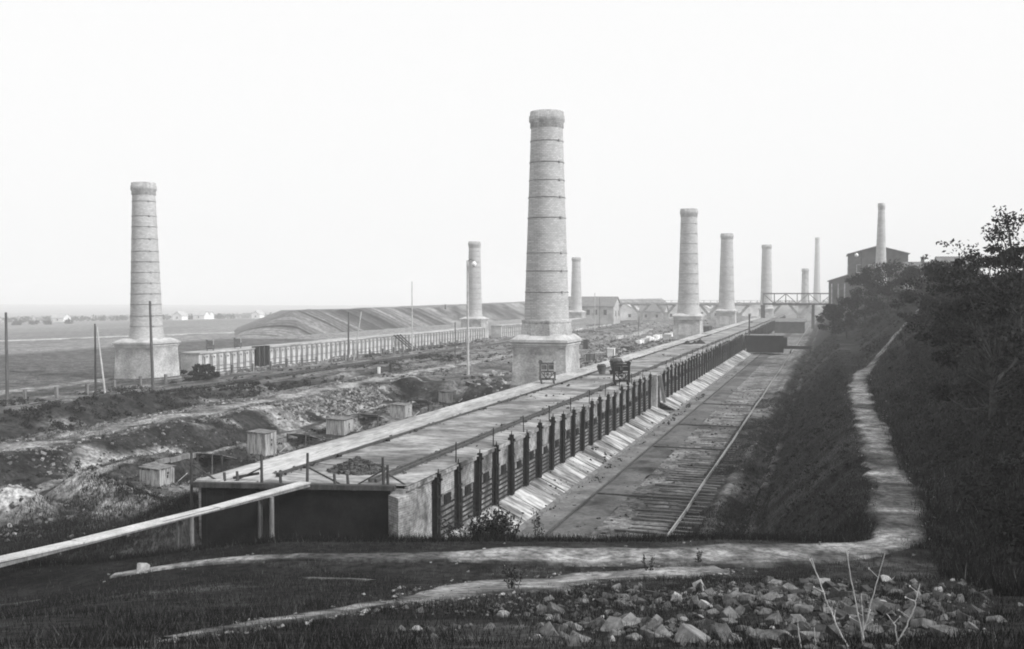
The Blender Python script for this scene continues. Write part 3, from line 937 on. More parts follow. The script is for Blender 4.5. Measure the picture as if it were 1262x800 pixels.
# ------------------------------------------------------------------ barrier on the battery end, gangway
ba = thing('barrier', (-23, 39.4, 4.3), 'broken timber barrier with braced posts above tarred end wall', 'barrier')
def endp(x): return 38.3 + 2.2 * (x + 27.8) / 9.5 + .25
for x_, h_, bd in ((-28.3, 1.5, 1.3), (-25.0, 1.35, -1.4), (-22.9, 1.45, 1.5), (-19.4, 1.3, -1.2), (-19.2, .95, .8)):
    y_ = endp(x_); zb_ = 4.3 if x_ > -28 else 3.4
    MB().tube((x_, y_, zb_ - .3), (x_ + R.uniform(-.05, .05), y_, 4.3 + h_), .075, .06, 7).build('post', M['woodd'], ba)
    MB().beam((x_, y_ + .02, 4.3 + h_ * .55), (x_ + bd, endp(x_ + bd) + .05, 4.32), .07, .07).build('brace', M['woodd'], ba)
for x_ in (-26.7, -26.1, -24.1, -21.6, -21.0):
    MB().tube((x_, endp(x_), 4.1), (x_ - .08, endp(x_) + .03, 4.3 + R.uniform(.35, .55)), .08, .06, 6).build('stub_post', M['woodd'], ba)
for (xa, xb, za, zb_) in ((-22.9, -19.4, 5.35, 5.3), (-28.3, -25.0, 5.2, 5.3)):
    m = MB(); n = 8
    for q in range(n):
        a, b = q / n, (q + 1) / n
        sg = lambda t_: -.12 * 4 * t_ * (1 - t_)
        m.tube((xa + (xb - xa) * a, endp(xa + (xb - xa) * a), za + (zb_ - za) * a + sg(a)), (xa + (xb - xa) * b, endp(xa + (xb - xa) * b), za + (zb_ - za) * b + sg(b)), .012, .012, 4)
    m.build('wire', M['iron'], ba)
MB().beam((-26.6, endp(-26.6) + .5, 4.45), (-25.2, endp(-25.2) + .1, 4.75), .12, .12).build('fallen_rail', M['woodd'], ba)

ga = thing('plank_gangway', (-30, 32, 4.5), 'long pale plank gangway bridging the dark pit to the battery top', 'gangway')
p0 = Vector(uw(-17.6, 25.5) + (0,)); p1 = Vector(uw(-9.4, 44.1) + (4.52,))
p0.z = 5.15
dv = (p1 - p0); side = Vector((dv.y, -dv.x, 0)).normalized()
for q in range(3):
    o = side * (q - 1) * .2
    for (a, b) in ((0, .37), (.372, .70), (.702, 1)):
        j = R.uniform(-.03, .03)
        sg_ = lambda f_: -.16 * math.sin(math.pi * f_)
        MB().beam(p0 + dv * a + o + Vector((0, 0, j * .6 + sg_(a))), p0 + dv * b + o + Vector((0, 0, j * .3 + sg_(b))), .19, .055).build('plank', M['plank'], ga)
MB().beam(p0 + Vector((0, 0, -.25)) + side * .2, p1 + Vector((0, 0, -.12)) + side * .2, .1, .12).beam(p0 + Vector((0, 0, -.25)) - side * .2, p1 + Vector((0, 0, -.12)) - side * .2, .1, .12).build('bearer', M['wood'], ga)
for a in (.62, .86):
    c = p0 + dv * a
    for s in (-1, 1):
        b = c + side * .3 * s
        MB().tube((b.x, b.y, tz(b.x, b.y) - .3), (b.x, b.y, b.z - .2), .11, .1, 7).build('support_post', M['wood'], ga)

# ------------------------------------------------------------------ machines and tubs on the battery
def winch(x, y, z, rz, label, dark, sc_=1.0):
    t = thing('door_winch', (x, y, z), label, 'winch')
    mt = M['iron'] if dark else M['rust']
    m = MB()
    for s in (-1, 1):
        m.beam((s * .72, -.3, .35), (s * .72, -.3, 2.0), .13, .12); m.beam((s * .72, .3, .35), (s * .72, .3, 2.0), .13, .12)
        m.beam((s * .72, -.5, .4), (s * .72, .5, .4), .16, .14)
        m.beam((s * .7, -.32, 1.2), (s * .15, -.32, .5), .09, .08)
    m.beam((-.8, -.3, .42), (.8, -.3, .42), .14, .14); m.beam((-.8, .3, .42), (.8, .3, .42), .14, .14)
    m.beam((-.8, -.3, 1.95), (.8, -.3, 1.95), .14, .16); m.beam((-.8, .3, 1.95), (.8, .3, 1.95), .14, .16); m.beam((-.75, -.3, 1.2), (.75, -.3, 1.2), .1, .12)
    m.beam((0, -.3, 1.2), (0, -.3, 1.95), .12, .12)
    o = m.build('frame', mt, t, (0, 0, 0))
    for s in (-1, 1):
        for yy in (-.4, .4):
            MB().tube((s * .62 - .06, yy, .2), (s * .62 + .06, yy, .2), .2, .2, 12).build('wheel', mt, t, (0, 0, 0))
        MB().tube((s * .7, -.16, 2.1), (s * .7, .16, 2.1), .2, .2, 12).build('pulley', mt, t, (0, 0, 0))
        MB().box((s * .36, -.2, 1.6), (.5, .12, .42)).build('plate', mt, t, (0, 0, 0))
    m = MB(); n = 16
    for k in range(n):
        a, b = 2 * math.pi * k / n, 2 * math.pi * (k + 1) / n
        m.beam((.36 * math.cos(a), -.42, .9 + .36 * math.sin(a)), (.36 * math.cos(b), -.42, .9 + .36 * math.sin(b)), .07, .08, (0, 1, 0))
    for k in range(3):
        a = math.pi * k / 3
        m.beam((.34 * math.cos(a), -.42, .9 + .34 * math.sin(a)), (-.34 * math.cos(a), -.42, .9 - .34 * math.sin(a)), .05, .05)
    m.tube((0, -.5, .9), (0, .3, .9), .09, .09, 8)
    m.build('gear_wheel', mt, t, (0, 0, 0))
    if not dark:
        MB().box((.68, -.38, 1.55), (.2, .04, .75)).tube((.7, -.36, 2.12), (.7, -.44, 2.12), .17, .17, 10).build('pale_plate', M['strip'], t, (0, 0, 0))
    t.rotation_euler = (0, 0, rz); t.scale = (sc_,) * 3


winch(-26.3, 92.0, 4.42, .35, 'rusty wheeled winch frame in front of the octagonal-plinth chimney base', False)
winch(-19.0, 92.4, 4.42, .33, 'black wheeled winch frame at battery edge beside the tub wagons', True)


def tub(x, y, z, r, h, label, wheels):
    t = thing('tub_wagon', (x, y, z), label, 'tub wagon', 'tub wagons on the battery top')
    m = MB()
    zb = .42 if wheels else .08
    m.lathe([(r * .62, zb), (r * .9, zb + (h - zb) * .45), (r, zb + (h - zb) * .8), (r * .82, h), (r * .72, h), (r * .6, h - .25)], 20, (0, 0), capt=False)
    m.lathe([(.02, zb - .01), (r * .62, zb)], 20, (0, 0), capt=False)
    m.build('tub', M['rust'], t, (0, 0, 0))
    m = MB(); m.lathe([(r * .99, h * .78), (r * 1.05, h * .78), (r * 1.05, h * .84), (r * .99, h * .84)], 20, capt=False); m.build('rim_band', M['iron'], t, (0, 0, 0))
    if wheels:
        MB().beam((-r, -.3, .36), (r, -.3, .36), .12, .12).beam((-r, .3, .36), (r, .3, .36), .12, .12).build('chassis', M['iron'], t, (0, 0, 0))
        for s in (-1, 1):
            for yy in (-.38, .38): MB().tube((s * r * .6, yy - .05, .18), (s * r * .6, yy + .05, .18), .18, .18, 10).build('wheel', M['iron'], t, (0, 0, 0))
    return t


tub(-22.2, 105.0, 4.42, .72, 1.75, 'large round-sided tub wagon on small wheels beside black winch frame', True)
tb = tub(-23.5, 104.0, 4.42, .5, 1.15, 'small tapered tub tilted against the large tub wagon', False)
tb.rotation_euler = (0, -.12, .2)


winch(-98.7, 139.5, 3.86, .5, 'small dark winch on the far battery next to the battered-base chimney', False, .8)
winch(-98.7, 147.5, 3.86, .5, 'small dark winch on the far battery above the boarded recess', False, .8)


# ------------------------------------------------------------------ rubble (too many to count: stuff) and stones
def rubble(name, pts, smin, smax, tmin, tmax, label, cat, flat=.6, zf=None, seed=0):
    r = np.random.RandomState(seed)
    P = np.array(pts, float); n = len(P)
    base = np.array([(-1, -1, -1), (1, -1, -1), (1, 1, -1), (-1, 1, -1), (-1, -1, 1), (1, -1, 1), (1, 1, 1), (-1, 1, 1)], float)
    Fb = np.array([(0, 3, 2, 1), (4, 5, 6, 7), (0, 1, 5, 4), (1, 2, 6, 5), (2, 3, 7, 6), (3, 0, 4, 7)])
    s = smin * (smax / smin) ** (r.rand(n) ** 1.5)
    V = base[None] * (.5 + .35 * (r.rand(n, 8, 3) - .5)) * s[:, None, None]
    V *= np.stack([np.ones(n), .55 + .5 * r.rand(n), flat * (.6 + .6 * r.rand(n))], -1)[:, None, :]
    for ax in (0, 1, 2):
        a = (r.rand(n) - .5) * (1.2 if ax < 2 else 6.3)
        c, q = np.cos(a)[:, None], np.sin(a)[:, None]
        i, j = [(1, 2), (0, 2), (0, 1)][ax]
        vi, vj = V[:, :, i].copy(), V[:, :, j].copy()
        V[:, :, i] = vi * c - vj * q; V[:, :, j] = vi * q + vj * c
    Z = terrain(P[:, 0], P[:, 1]) if zf is None else zf(P[:, 0], P[:, 1])
    V += np.stack([P[:, 0], P[:, 1], Z + s * .12 * flat], -1)[:, None, :]
    F = (Fb[None] + (np.arange(n) * 8)[:, None, None]).reshape(-1, 4)
    o = np_mesh(name, V.reshape(-1, 3), F, M['rubble'])
    set_attr(o, 'tone', np.repeat(.62 * tmin + .62 * (tmax - tmin) * r.rand(n) ** 1.4, 8))
    return tag(o, label, cat, kind='stuff')


def scat(n, x0, x1, y0, y1, seed=0, dens=None, bias=1.0):
    r = np.random.RandomState(seed)
    x = x0 + (x1 - x0) * r.rand(n); y = y0 + (y1 - y0) * r.rand(n) ** bias
    if dens is not None:
        k = r.rand(n) < dens(x, y); x, y = x[k], y[k]
    return np.stack([x, y], -1)


cl = lambda s, sd, a, b: (lambda x, y: sst(fbm(x, y, s, sd), a, b))
rubble('rubble_face', scat(2600, -53.9, -50.6, 87, 108, 1, cl(6, 3, .25, .5)), .14, .4, .08, .48, 'pale broken stone tipped down the face of the yard bank', 'rubble', .8, seed=1)
rubble('rubble_strip', scat(5200, -37, -28.4, 41, 108, 2, lambda x, y: sst(fbm(x, y, 3.5, 5), .35, .6) * (.35 + .65 * sst(x, -33, -30))), .08, .42, .05, .3, 'dark rubble strewn along the back of the nearer oven battery', 'rubble', .7, seed=2)
rubble('rubble_heap', scat(1500, -36.5, -31, 84, 106, 13, cl(5, 7, .3, .5)), .15, .5, .1, .42, 'loose stones beside the octagonal-plinth chimney base', 'rubble', .8, seed=13)
rubble('rubble_strip', scat(3200, -96.4, -90.5, 132, 285, 3, cl(7, 9, .35, .55)), .25, .95, .14, .5, 'pale rubble along the foot of the far oven battery', 'rubble', .7, seed=3)
rubble('yard_debris', scat(5200, -46, -28.6, 114, 300, 4, cl(7, 11, .36, .55)), .15, .8, .05, .6, 'scattered debris in the yard beyond the octagonal-plinth chimney', 'debris', .55, seed=4)
rubble('yard_debris', scat(2200, -92, -46, 180, 440, 5, cl(14, 12, .5, .65)), .25, 1.1, .07, .5, 'scattered debris between the two battery rows', 'debris', .5, seed=5)
rubble('yard_debris', scat(3500, -56, -30, 30, 70, 6, cl(3, 13, .45, .65)), .06, .3, .06, .35, 'small clods and stones round the half-buried shed', 'debris', .6, seed=6)
rubble('yard_debris', scat(2400, -66, -37, 60, 118, 14, cl(5, 14, .45, .65)), .06, .3, .06, .36, 'clods and stones over the dug-out yard', 'debris', .6, seed=14)
dz_ = lambda x, y: x * 0 + 4.36
rubble('deck_litter', np.concatenate([scat(900, -25.6, -24.9, 40, 220, 7, cl(3, 15, .4, .55)), scat(1500, -20.7, -19.7, 41, 220, 8, cl(2.5, 16, .35, .5)), scat(500, -25, -18.6, 40, 200, 9, cl(4, 17, .55, .7))]), .05, .26, .03, .2, 'dark litter and tufts along the battery-top rails', 'litter', .6, zf=dz_, seed=7)
rubble('track_litter', np.concatenate([scat(500, -16.2, -14.8, 44, 200, 10), scat(1300, -13.5, -4, 44, 140, 11)]), .05, .25, .04, .25, 'small stones on the bed of the pusher track', 'litter', .6, seed=8)
for (a_, b_, h_), nm_ in ((PATHS[0], 'the climbing footpath'), (PATHS[1], 'the lower footpath')):
    r_ = np.random.RandomState(len(nm_)); i_ = r_.randint(0, len(a_), 2600)
    rubble('path_grit', np.stack([a_[i_] + r_.normal(size=2600) * h_[i_] * .6, b_[i_] + r_.normal(size=2600) * h_[i_] * .6], -1), .02, .10, .06, .5, 'small stones and clods lying on ' + nm_, 'grit', .6, seed=31)
gw = 9 + 15 * np.random.RandomState(8).rand(7000); gu = (-.12 + .62 * np.random.RandomState(9).rand(7000)) * gw
gk = (fbm(gu, gw, 2.0, 79) > .5) & (np.random.RandomState(10).rand(7000) < .45)
rubble('stone_chips', np.array([uw(a, b) for a, b in zip(gu[gk], gw[gk])]), .03, .11, .04, .22, 'small stone chips among the dark grass below the footpath', 'stone chips', .7, seed=33)
gw = 10.5 + 11.5 * np.random.RandomState(18).rand(3400); gu = (.02 + .48 * np.random.RandomState(19).rand(3400)) * gw
gk = (fbm(gu, gw, 2.4, 81) > .42) & (np.random.RandomState(20).rand(3400) < .7 * np.exp(-((gu / gw - .26) / .17) ** 2))
rubble('rubble_bank', np.array([uw(a, b) for a, b in zip(gu[gk], gw[gk])]), .03, .24, .06, .26, 'bank of broken rubble among the dark grass below the footpath', 'rubble', .75, seed=34)
rubble('spilled_coke', np.concatenate([scat(700, -16.6, -15.2, 44, 130, 41, cl(3, 42, .45, .6)), scat(300, -18.1, -16.4, 44, 110, 43, cl(3, 44, .5, .65))]), .04, .22, .02, .12, 'dark spilled coke along the foot of the wharves', 'coke', .7, zf=lambda x, y: np.maximum(terrain(x, y) + .03, .08 + np.clip(-16.3 - x, 0, 2) * .48), seed=35)
rubble('yard_clods', scat(3600, -66, -37, 44, 120, 51, cl(4, 52, .42, .6)), .05, .28, .06, .36, 'pale clods strewn over the dug-out yard and its bank', 'clods', .6, seed=36)
rubble('roadside_stones', np.concatenate([scat(1300, -60.2, -59.0, 40, 178, 53), scat(1600, -55.6, -54.2, 40, 178, 54)]), .05, .3, .1, .55, 'loose stones along both edges of the cart road', 'stones', .6, seed=37)
rubble('bank_clods', scat(1500, -56, -34, 40, 58, 15, cl(2.5, 18, .45, .6)), .08, .4, .1, .5, 'pale clods around the spoil mounds beside the gangway', 'clods', .6, seed=15)


def heap(x, y, z, r, h, mt, label, cat, n=700, seed=0):
    rr = np.random.RandomState(seed)
    t = thing('loose_heap', (x, y, z), label, cat)
    m = MB(); N = 18; pr = []
    V = []; 
    for i in range(7):
        a = i / 6
        for k in range(N):
            q = 2 * math.pi * k / N
            rad = r * a * (1 + .2 * math.sin(k * 1.7 + seed) * a)
            V.append((rad * math.cos(q), rad * math.sin(q), h * (1 - a) ** 1.0 * (1 + .15 * rr.rand()) - .05 * a))
    F = []
    for i in range(6):
        for k in range(N):
            F.append((i * N + k, (i + 1) * N + k, (i + 1) * N + (k + 1) % N, i * N + (k + 1) % N))
    m.add(V, F, True); m.build('mound', M[mt], t, (0, 0, 0))
    m = MB()
    for k in range(n):
        q = rr.rand() * 6.28; a = rr.rand() ** .6 * 1.08
        s = .04 + .1 * rr.rand() ** 2
        m.box((r * a * math.cos(q), r * a * math.sin(q), max(.02, h * (1 - a)) + s * .2), (s * 1.3, s, s), rr.rand() * 3, s * .2)
    tag(m.build('lumps', M[mt], t, (0, 0, 0)), kind='stuff')
    return t


heap(-22.3, 43.6, 4.33, 1.35, .62, 'slag', 'dark heap of spoil near the barrier on the battery end', 'spoil heap', 420, 1)
for k, (hx, hy, hr) in enumerate(((-24.2, 176, .9), (-23.2, 178.5, .7), (-22.4, 180, 1.0))):
    heap(hx, hy, 4.33, hr, .75 * hr, 'coal', ('small', 'smallest middle', 'roundest')[k] + ' of three dark heaps on the battery top beyond the tub wagons', 'coal heap', 60, k + 3)

# angular stones, one mesh per variant
import bmesh
def stone_mesh(seed, mt):
    r = random.Random(seed)
    bm = bmesh.new()
    blocky = seed % 3 == 0
    for k in range(14 if not blocky else 8):
        if blocky:
            p = Vector(((1 if k & 1 else -1) * r.uniform(.75, 1), (1 if k & 2 else -1) * r.uniform(.45, .6), (1 if k & 4 else -1) * r.uniform(.35, .5)))
        else:
            p = Vector((r.gauss(0, 1), r.gauss(0, 1), r.gauss(0, 1))).normalized() * r.uniform(.75, 1.05)
            p.y *= .75; p.z *= .6
        bm.verts.new(p)
    bmesh.ops.convex_hull(bm, input=bm.verts)
    bmesh.ops.bevel(bm, geom=bm.edges[:], offset=.05, segments=1, affect='EDGES')
    me = bpy.data.meshes.new('stone'); bm.to_mesh(me); bm.free()
    me.materials.append(M[mt])
    return me


SG = [stone_mesh(k, 'stoneg') for k in range(9)]
SW = [stone_mesh(k + 20, 'stonew') for k in range(6)]
BLK = [m_ for k_, m_ in enumerate(SG) if k_ % 3 == 0] + [m_ for k_, m_ in enumerate(SW) if (k_ + 20) % 3 == 0]
rs = random.Random(5)
cnt = 0
lbG = 'grey broken stone half sunk in the dark grass below the footpath'
lbW = 'pale broken stone lying in the dark grass below the footpath'
while cnt < 295:
    ww_ = 11.5 + 12.0 * rs.random() ** .9
    u_ = rs.uniform(-2.2, 8.6) * ww_ / 16
    k_ = float(fbm(np.array([u_]), np.array([ww_]), 2.2, 77)[0])
    cen = math.exp(-((u_ / ww_ - .27) / .16) ** 2) * (1 - .55 * (ww_ > 20.5)) + .3 * math.exp(-((u_ / ww_ - .05) / .08) ** 2) * (ww_ < 18)
    if rs.random() > cen * (.35 + 1.3 * (k_ > .45)): continue
    x_, y_ = uw(u_, ww_)
    s_ = .05 + .17 * rs.random() ** 2.2
    pale = rs.random() < .15
    me_ = rs.choice(SW if pale else SG)
    o = bpy.data.objects.new('stone', me_)
    lb_ = ('large ' if s_ > .12 else 'small ') + ('pale ' if pale else 'grey ') + (('squared block' if me_ in BLK else 'rough broken stone')) + (' beside the lower edge of the footpath' if ww_ > 20 else ' in the dark grass near the dry stalks' if u_ / ww_ > .24 else ' in the grass near the lower footpath')
    o.location = (x_, y_, tz(x_, y_) + s_ * .08)
    o.rotation_euler = (rs.uniform(-.6, .6), rs.uniform(-.6, .6), rs.uniform(0, 6.3))
    o.scale = (s_ * rs.uniform(.8, 1.25), s_ * rs.uniform(.8, 1.2), s_ * rs.uniform(.8, 1.3))
    col.objects.link(o)
    tag(o, lb_, 'stone', lb_.replace('block', 'blocks').replace('stone', 'stones'))
    cnt += 1
x_, y_ = uw(-11.2, 29.2)
o = bpy.data.objects.new('boulder', SW[2]); o.location = (x_, y_, tz(x_, y_) + .12); o.scale = (.36, .28, .34); o.rotation_euler = (0.1, .1, .4 + TH); col.objects.link(o)
tag(o, 'single white boulder at the end of the footpath below the gangway', 'boulder')

# ------------------------------------------------------------------ fence and poles on the left
fe = thing('post_fence', (-90.5, 100, .3), 'old fence of short posts and two rails along the field edge', 'fence')
yy = 24.0; prev = None; k = 0
while yy < 245:
    xx = -90.5 + R.uniform(-.15, .15); zz = tz(xx, yy)
    MB().box((xx, yy, zz + .6), (.32, .32, 1.7), R.uniform(-.2, .2), .02).build('post', M['wood'], fe)
    if prev and k % 7 != 5:
        for h_ in (.55, 1.0):
            if R.random() < .8: MB().beam((prev[0], prev[1], prev[2] + h_ + R.uniform(-.06, .06)), (xx, yy, zz + h_ + R.uniform(-.06, .06)), .07, .12).build('rail', M['woodd'], fe)
    prev = (xx, yy, zz); yy += R.uniform(5.0, 6.2); k += 1


def pole(px, pyb, pyt, z, label, mt='pole', r=.14, name='telegraph_pole', cat='pole', arms=0, lamp=None, lean=0.0, ww_=None):
    if ww_ is None: x, y = hit(px, pyb, z)
    else: x, y, _ = dep(px, ww_)
    w_ = y * math.cos(TH) - x * math.sin(TH)
    zt = CAMZ + (365 - pyt) / 1200 * w_
    zb = tz(x, y) if ww_ is None or z is None else z
    t = thing(name, (x, y, zb), label, cat)
    m = MB(); m.tube((x, y, zb - .5), (x + lean * (zt - zb), y, zt), r, r * .65, 8); m.build('shaft', M[mt], t)
    for a in range(arms):
        MB().beam((x - .7, y, zt - .5 - a * .7), (x + .7, y, zt - .5 - a * .7), .1, .1).build('crossarm', M['woodd'], t)
        for s in (-.6, .6): MB().tube((x + s, y, zt - .45 - a * .7), (x + s, y, zt - .25 - a * .7), .05, .04, 6).build('insulator', M['porc'], t)
    if lamp:
        MB().tube((x, y, zt - .1), (x + .35 * lamp, y, zt + .15), .05, .04, 6).tube((x + .35 * lamp, y, zt + .15), (x + .9 * lamp, y, zt - .1), .04, .04, 6).build('lamp_arm', M['iron'], t)
        mm = MB(); mm.lathe([(.02, zt - .1), (.16, zt - .2), (.34, zt - .42), (.36, zt - .62), (.25, zt - .85), (.08, zt - .95)], 12, (x + .9 * lamp, y)); mm.build('lamp_globe', M['porc'], t)
    return t, (x, y, zb, zt)


pole(9, 498, 385, .4, 'bare dark pole at the fence by the sandy clearing', r=.2)
t_, (x, y, zb, zt) = pole(118, 484, 399, .4, 'dark pole with a pale raking strut beside the battered chimney base', r=.16)
MB().tube((x + .3, y, zt - .3), (x + 1.9, y - .4, zb - .3), .10, .13, 8).build('strut', M['polel'], t_)
pole(189, 491, 371, .9, 'tall grey pole before the battered chimney base', r=.2, lean=-.03)
t_, (x, y, zb, zt) = pole(429, 447, 385, .5, 'paired pole of two shafts before the pale far battery', r=.2, lean=.02)
MB().tube((x + .5, y + 1.2, zb - .2), (x + 2.2, y + 1.2, zt + .1), .1, .12, 8).build('strut', M['polel'], t_)
pole(508, 432, 347, .3, 'slim pale mast before the spoil bank', 'polel', .17, 'mast', 'mast')
pole(577, 468, 321, 1.2, 'very tall pale lamp mast beside the dark cross bank', 'polel', .2, 'lamp_mast', 'lamp mast', lamp=1, lean=-.006)
pole(561, 449, 397, .9, 'short grey pole between lamp mast and far chimney', r=.13)
pole(549, 405, 375, 9, 'pole standing on the spoil bank', r=.3, ww_=330)
pole(733, 412, 361, .3, 'thin mast before the gabled hall', 'polel', .16, 'mast', 'mast')
pole(739, 409, 366, .3, 'thin grey pole beside the hall mast', 'pole', .13)
pole(786, 410, 390, .5, 'leaning dark post in the yard before the trestle bridge', 'pole', .2, lean=.1)
pole(803, 455, 437, 4.3, 'small dark post at the battery edge', 'pole', .1, ww_=118) if False else None
pole(1061, 380, 311, 5, 'lamp post with white globe beside the dark mill', 'pole', .14, 'lamp_post', 'lamp post', lamp=-1, ww_=190)
x, y = hit(467, 468, .8)
tag(MB().box((x, y, tz(x, y) + .5), (.35, .3, 1.3), .2, .02).build('marker_post', M['white']), 'white marker post beside the left-hand railway', 'marker post')
tag(MB().box((x + .9, y + 2, tz(x + .9, y + 2) + .6), (.4, .35, 1.5), .2, .03).build('marker_post', M['woodd']), 'dark stump just behind the white marker post', 'stump')
x, y = hit(70, 392, 0)

# ------------------------------------------------------------------ yard objects between the rows
def crate(px, py, z, sx, sy, sz, mt, label, name='crate', cat='crate'):
    x, y = hit(px, py, z); z0 = tz(x, y) - .05
    t = thing(name, (x, y, z0), label, cat)
    m = MB(); n = 5
    for k in range(n):
        h = sz / n
        m.box((x, y, z0 + (k + .5) * h), (sx + R.uniform(-.03, .03), sy + R.uniform(-.03, .03), h - .03))
    m.build('board_sides', M[mt], t)
    m = MB()
    for a in (-1, 1):
        for b in (-1, 1): m.box((x + a * sx / 2, y + b * sy / 2, z0 + sz / 2), (.1, .1, sz + .06))
    m.build('corner_post', M['woodd'], t)
    MB().box((x, y, z0 + sz + .04), (sx + .15, sy + .15, .06), .03).build('lid', M[mt], t)
    return t


crate(729, 447, 1.6, 1.5, 1.3, 1.3, 'wood', 'grey board box in debris beside octagonal-plinth chimney base')
crate(753, 440, 1.8, 1.3, 1.3, 1.5, 'white', 'white box in debris just behind the tub wagons')
crate(771, 432, 1.8, 1.8, 1.2, .8, 'woodd', 'low dark box beside the battery kerb strip')
crate(722, 433, 1.3, .8, .8, 1.9, 'woodd', 'tall dark box among debris beyond the chimney base', 'upright_crate')
crate(822, 420, 1.5, 2.0, 1.4, 1.4, 'plank', 'pale box near the dentilled chimney base')
for k in range(6):
    x, y = hit(700 + k * 9, 452 - k * 3 + (k % 2) * 5, 1.2); z0 = tz(x, y)
    t = thing('timber_stack', (x, y, z0), ('short', 'splayed', 'pale', 'long', 'low', 'small')[k] + ' stack of loose boards in yard beside the chimney base', 'timber stack')
    for q in range(5):
        MB().beam((x - 1.3, y + q * .28 - .5, z0 + .1 + .09 * (q % 3)), (x + 1.3, y + q * .28 - .5 + R.uniform(-.4, .4), z0 + .1 + .09 * (q % 2)), .24, .07).build('board', M['woodl' if q % 2 else 'wood'], t)
# pale stone piles laid up in rows
def stone_row(xa, ya, xb, yb, h, label, mt='strip'):
    t = thing('stone_stack', (xa, ya, 0), label, 'stone stack')
    L = math.hypot(xb - xa, yb - ya); s = 0
    while s < L:
        l_ = R.uniform(1.2, 3.0); f = (s + l_ / 2) / L
        x_, y_ = xa + (xb - xa) * f, ya + (yb - ya) * f
        hh = h * R.uniform(.5, 1.1)
        if R.random() < .85: MB().box((x_ + R.uniform(-.2, .2), y_, tz(x_, y_) + hh / 2 - .1), (1.1, l_ - .1, hh), math.atan2(-(xb - xa), yb - ya), .06).build('block', M[mt], t)
        s += l_
stone_row(-51, 232, -52.5, 330, .9, 'broken row of pale stone blocks across the yard towards dentilled chimney')
stone_row(-86, 330, -87, 400, .9, 'low pale stone row before the gabled hall')
stone_row(-42.5, 225, -41, 285, 1.3, 'pale block stacks behind the dentilled chimney base', 'white')
t = thing('timber_stack', (-36, 268, 2), 'dark stacked timber between the dentilled and plain-based chimneys', 'timber stack')
for q in range(7): MB().box((-33.5, 268 + q * 1.2, 3.4), (5, 1.1, 2.6), R.uniform(-.03, .03), .05).build('bundle', M['woodd'], t)

# ------------------------------------------------------------------ trestle bridge, truss bridge
YV = 455.0
def xat(px, Y=YV): return Y * math.tan(math.atan((px - 631) / 1200) - TH)
vb = thing('trestle_bridge', (-60, YV, 0), 'long timber bridge on forked trestles crossing behind the chimneys', 'bridge')
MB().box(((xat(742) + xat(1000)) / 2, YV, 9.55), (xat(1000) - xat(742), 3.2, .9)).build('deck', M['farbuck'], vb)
for s in (-1.5, 1.5):
    m = MB(); xx = xat(742)
    while xx < xat(1000):
        m.box((xx, YV + s, 10.5), (.14, .14, 1.1)); xx += 3
    m.beam((xat(742), YV + s, 11.0), (xat(1000), YV + s, 11.0), .12, .12)
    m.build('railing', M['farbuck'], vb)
for px in (755, 789, 821, 848, 874, 911, 950, 985):
    X = xat(px); m = MB()
    m.beam((X, YV, -1), (X, YV, 5.4), 2.2, 1.5)
    for s in (-1, 1): m.beam((X + s * .4, YV, 4.6), (X + s * 4.3, YV, 9.2), 1.3, 1.0)
    m.beam((X - 4.4, YV, 8.9), (X + 4.4, YV, 8.9), .6, .5)
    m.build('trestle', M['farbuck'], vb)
tb_ = thing('truss_bridge', (-12, 398, 9), 'open steel truss bridge leading into the dark mill annex', 'bridge')
xa, xb = -25.0, 1.0; m = MB()
for yo in (396.6, 399.4):
    for zz in (10.0, 14.0): m.beam((xa, yo, zz), (xb, yo, zz), .3, .45)
    n = 6; d = (xb - xa) / n
    for k in range(n + 1): m.beam((xa + k * d, yo, 10), (xa + k * d, yo, 14), .2, .2)
    for k in range(n): m.beam((xa + k * d, yo, 10 if k % 2 else 14), (xa + (k + 1) * d, yo, 14 if k % 2 else 10), .2, .2)
m.build('truss', M['rust'], tb_)
MB().box(((xa + xb) / 2, 398, 9.7), (xb - xa, 2.8, .35)).build('deck', M['rust'], tb_)
MB().beam((xa, 398, -.5), (xa, 398, 9.5), 1.6, 1.6).build('pier', M['dbrick'], tb_)
MB().beam((-6, 398, -.5), (-6, 398, 9.5), 1.2, 1.2).build('pier', M['dbrick'], tb_)

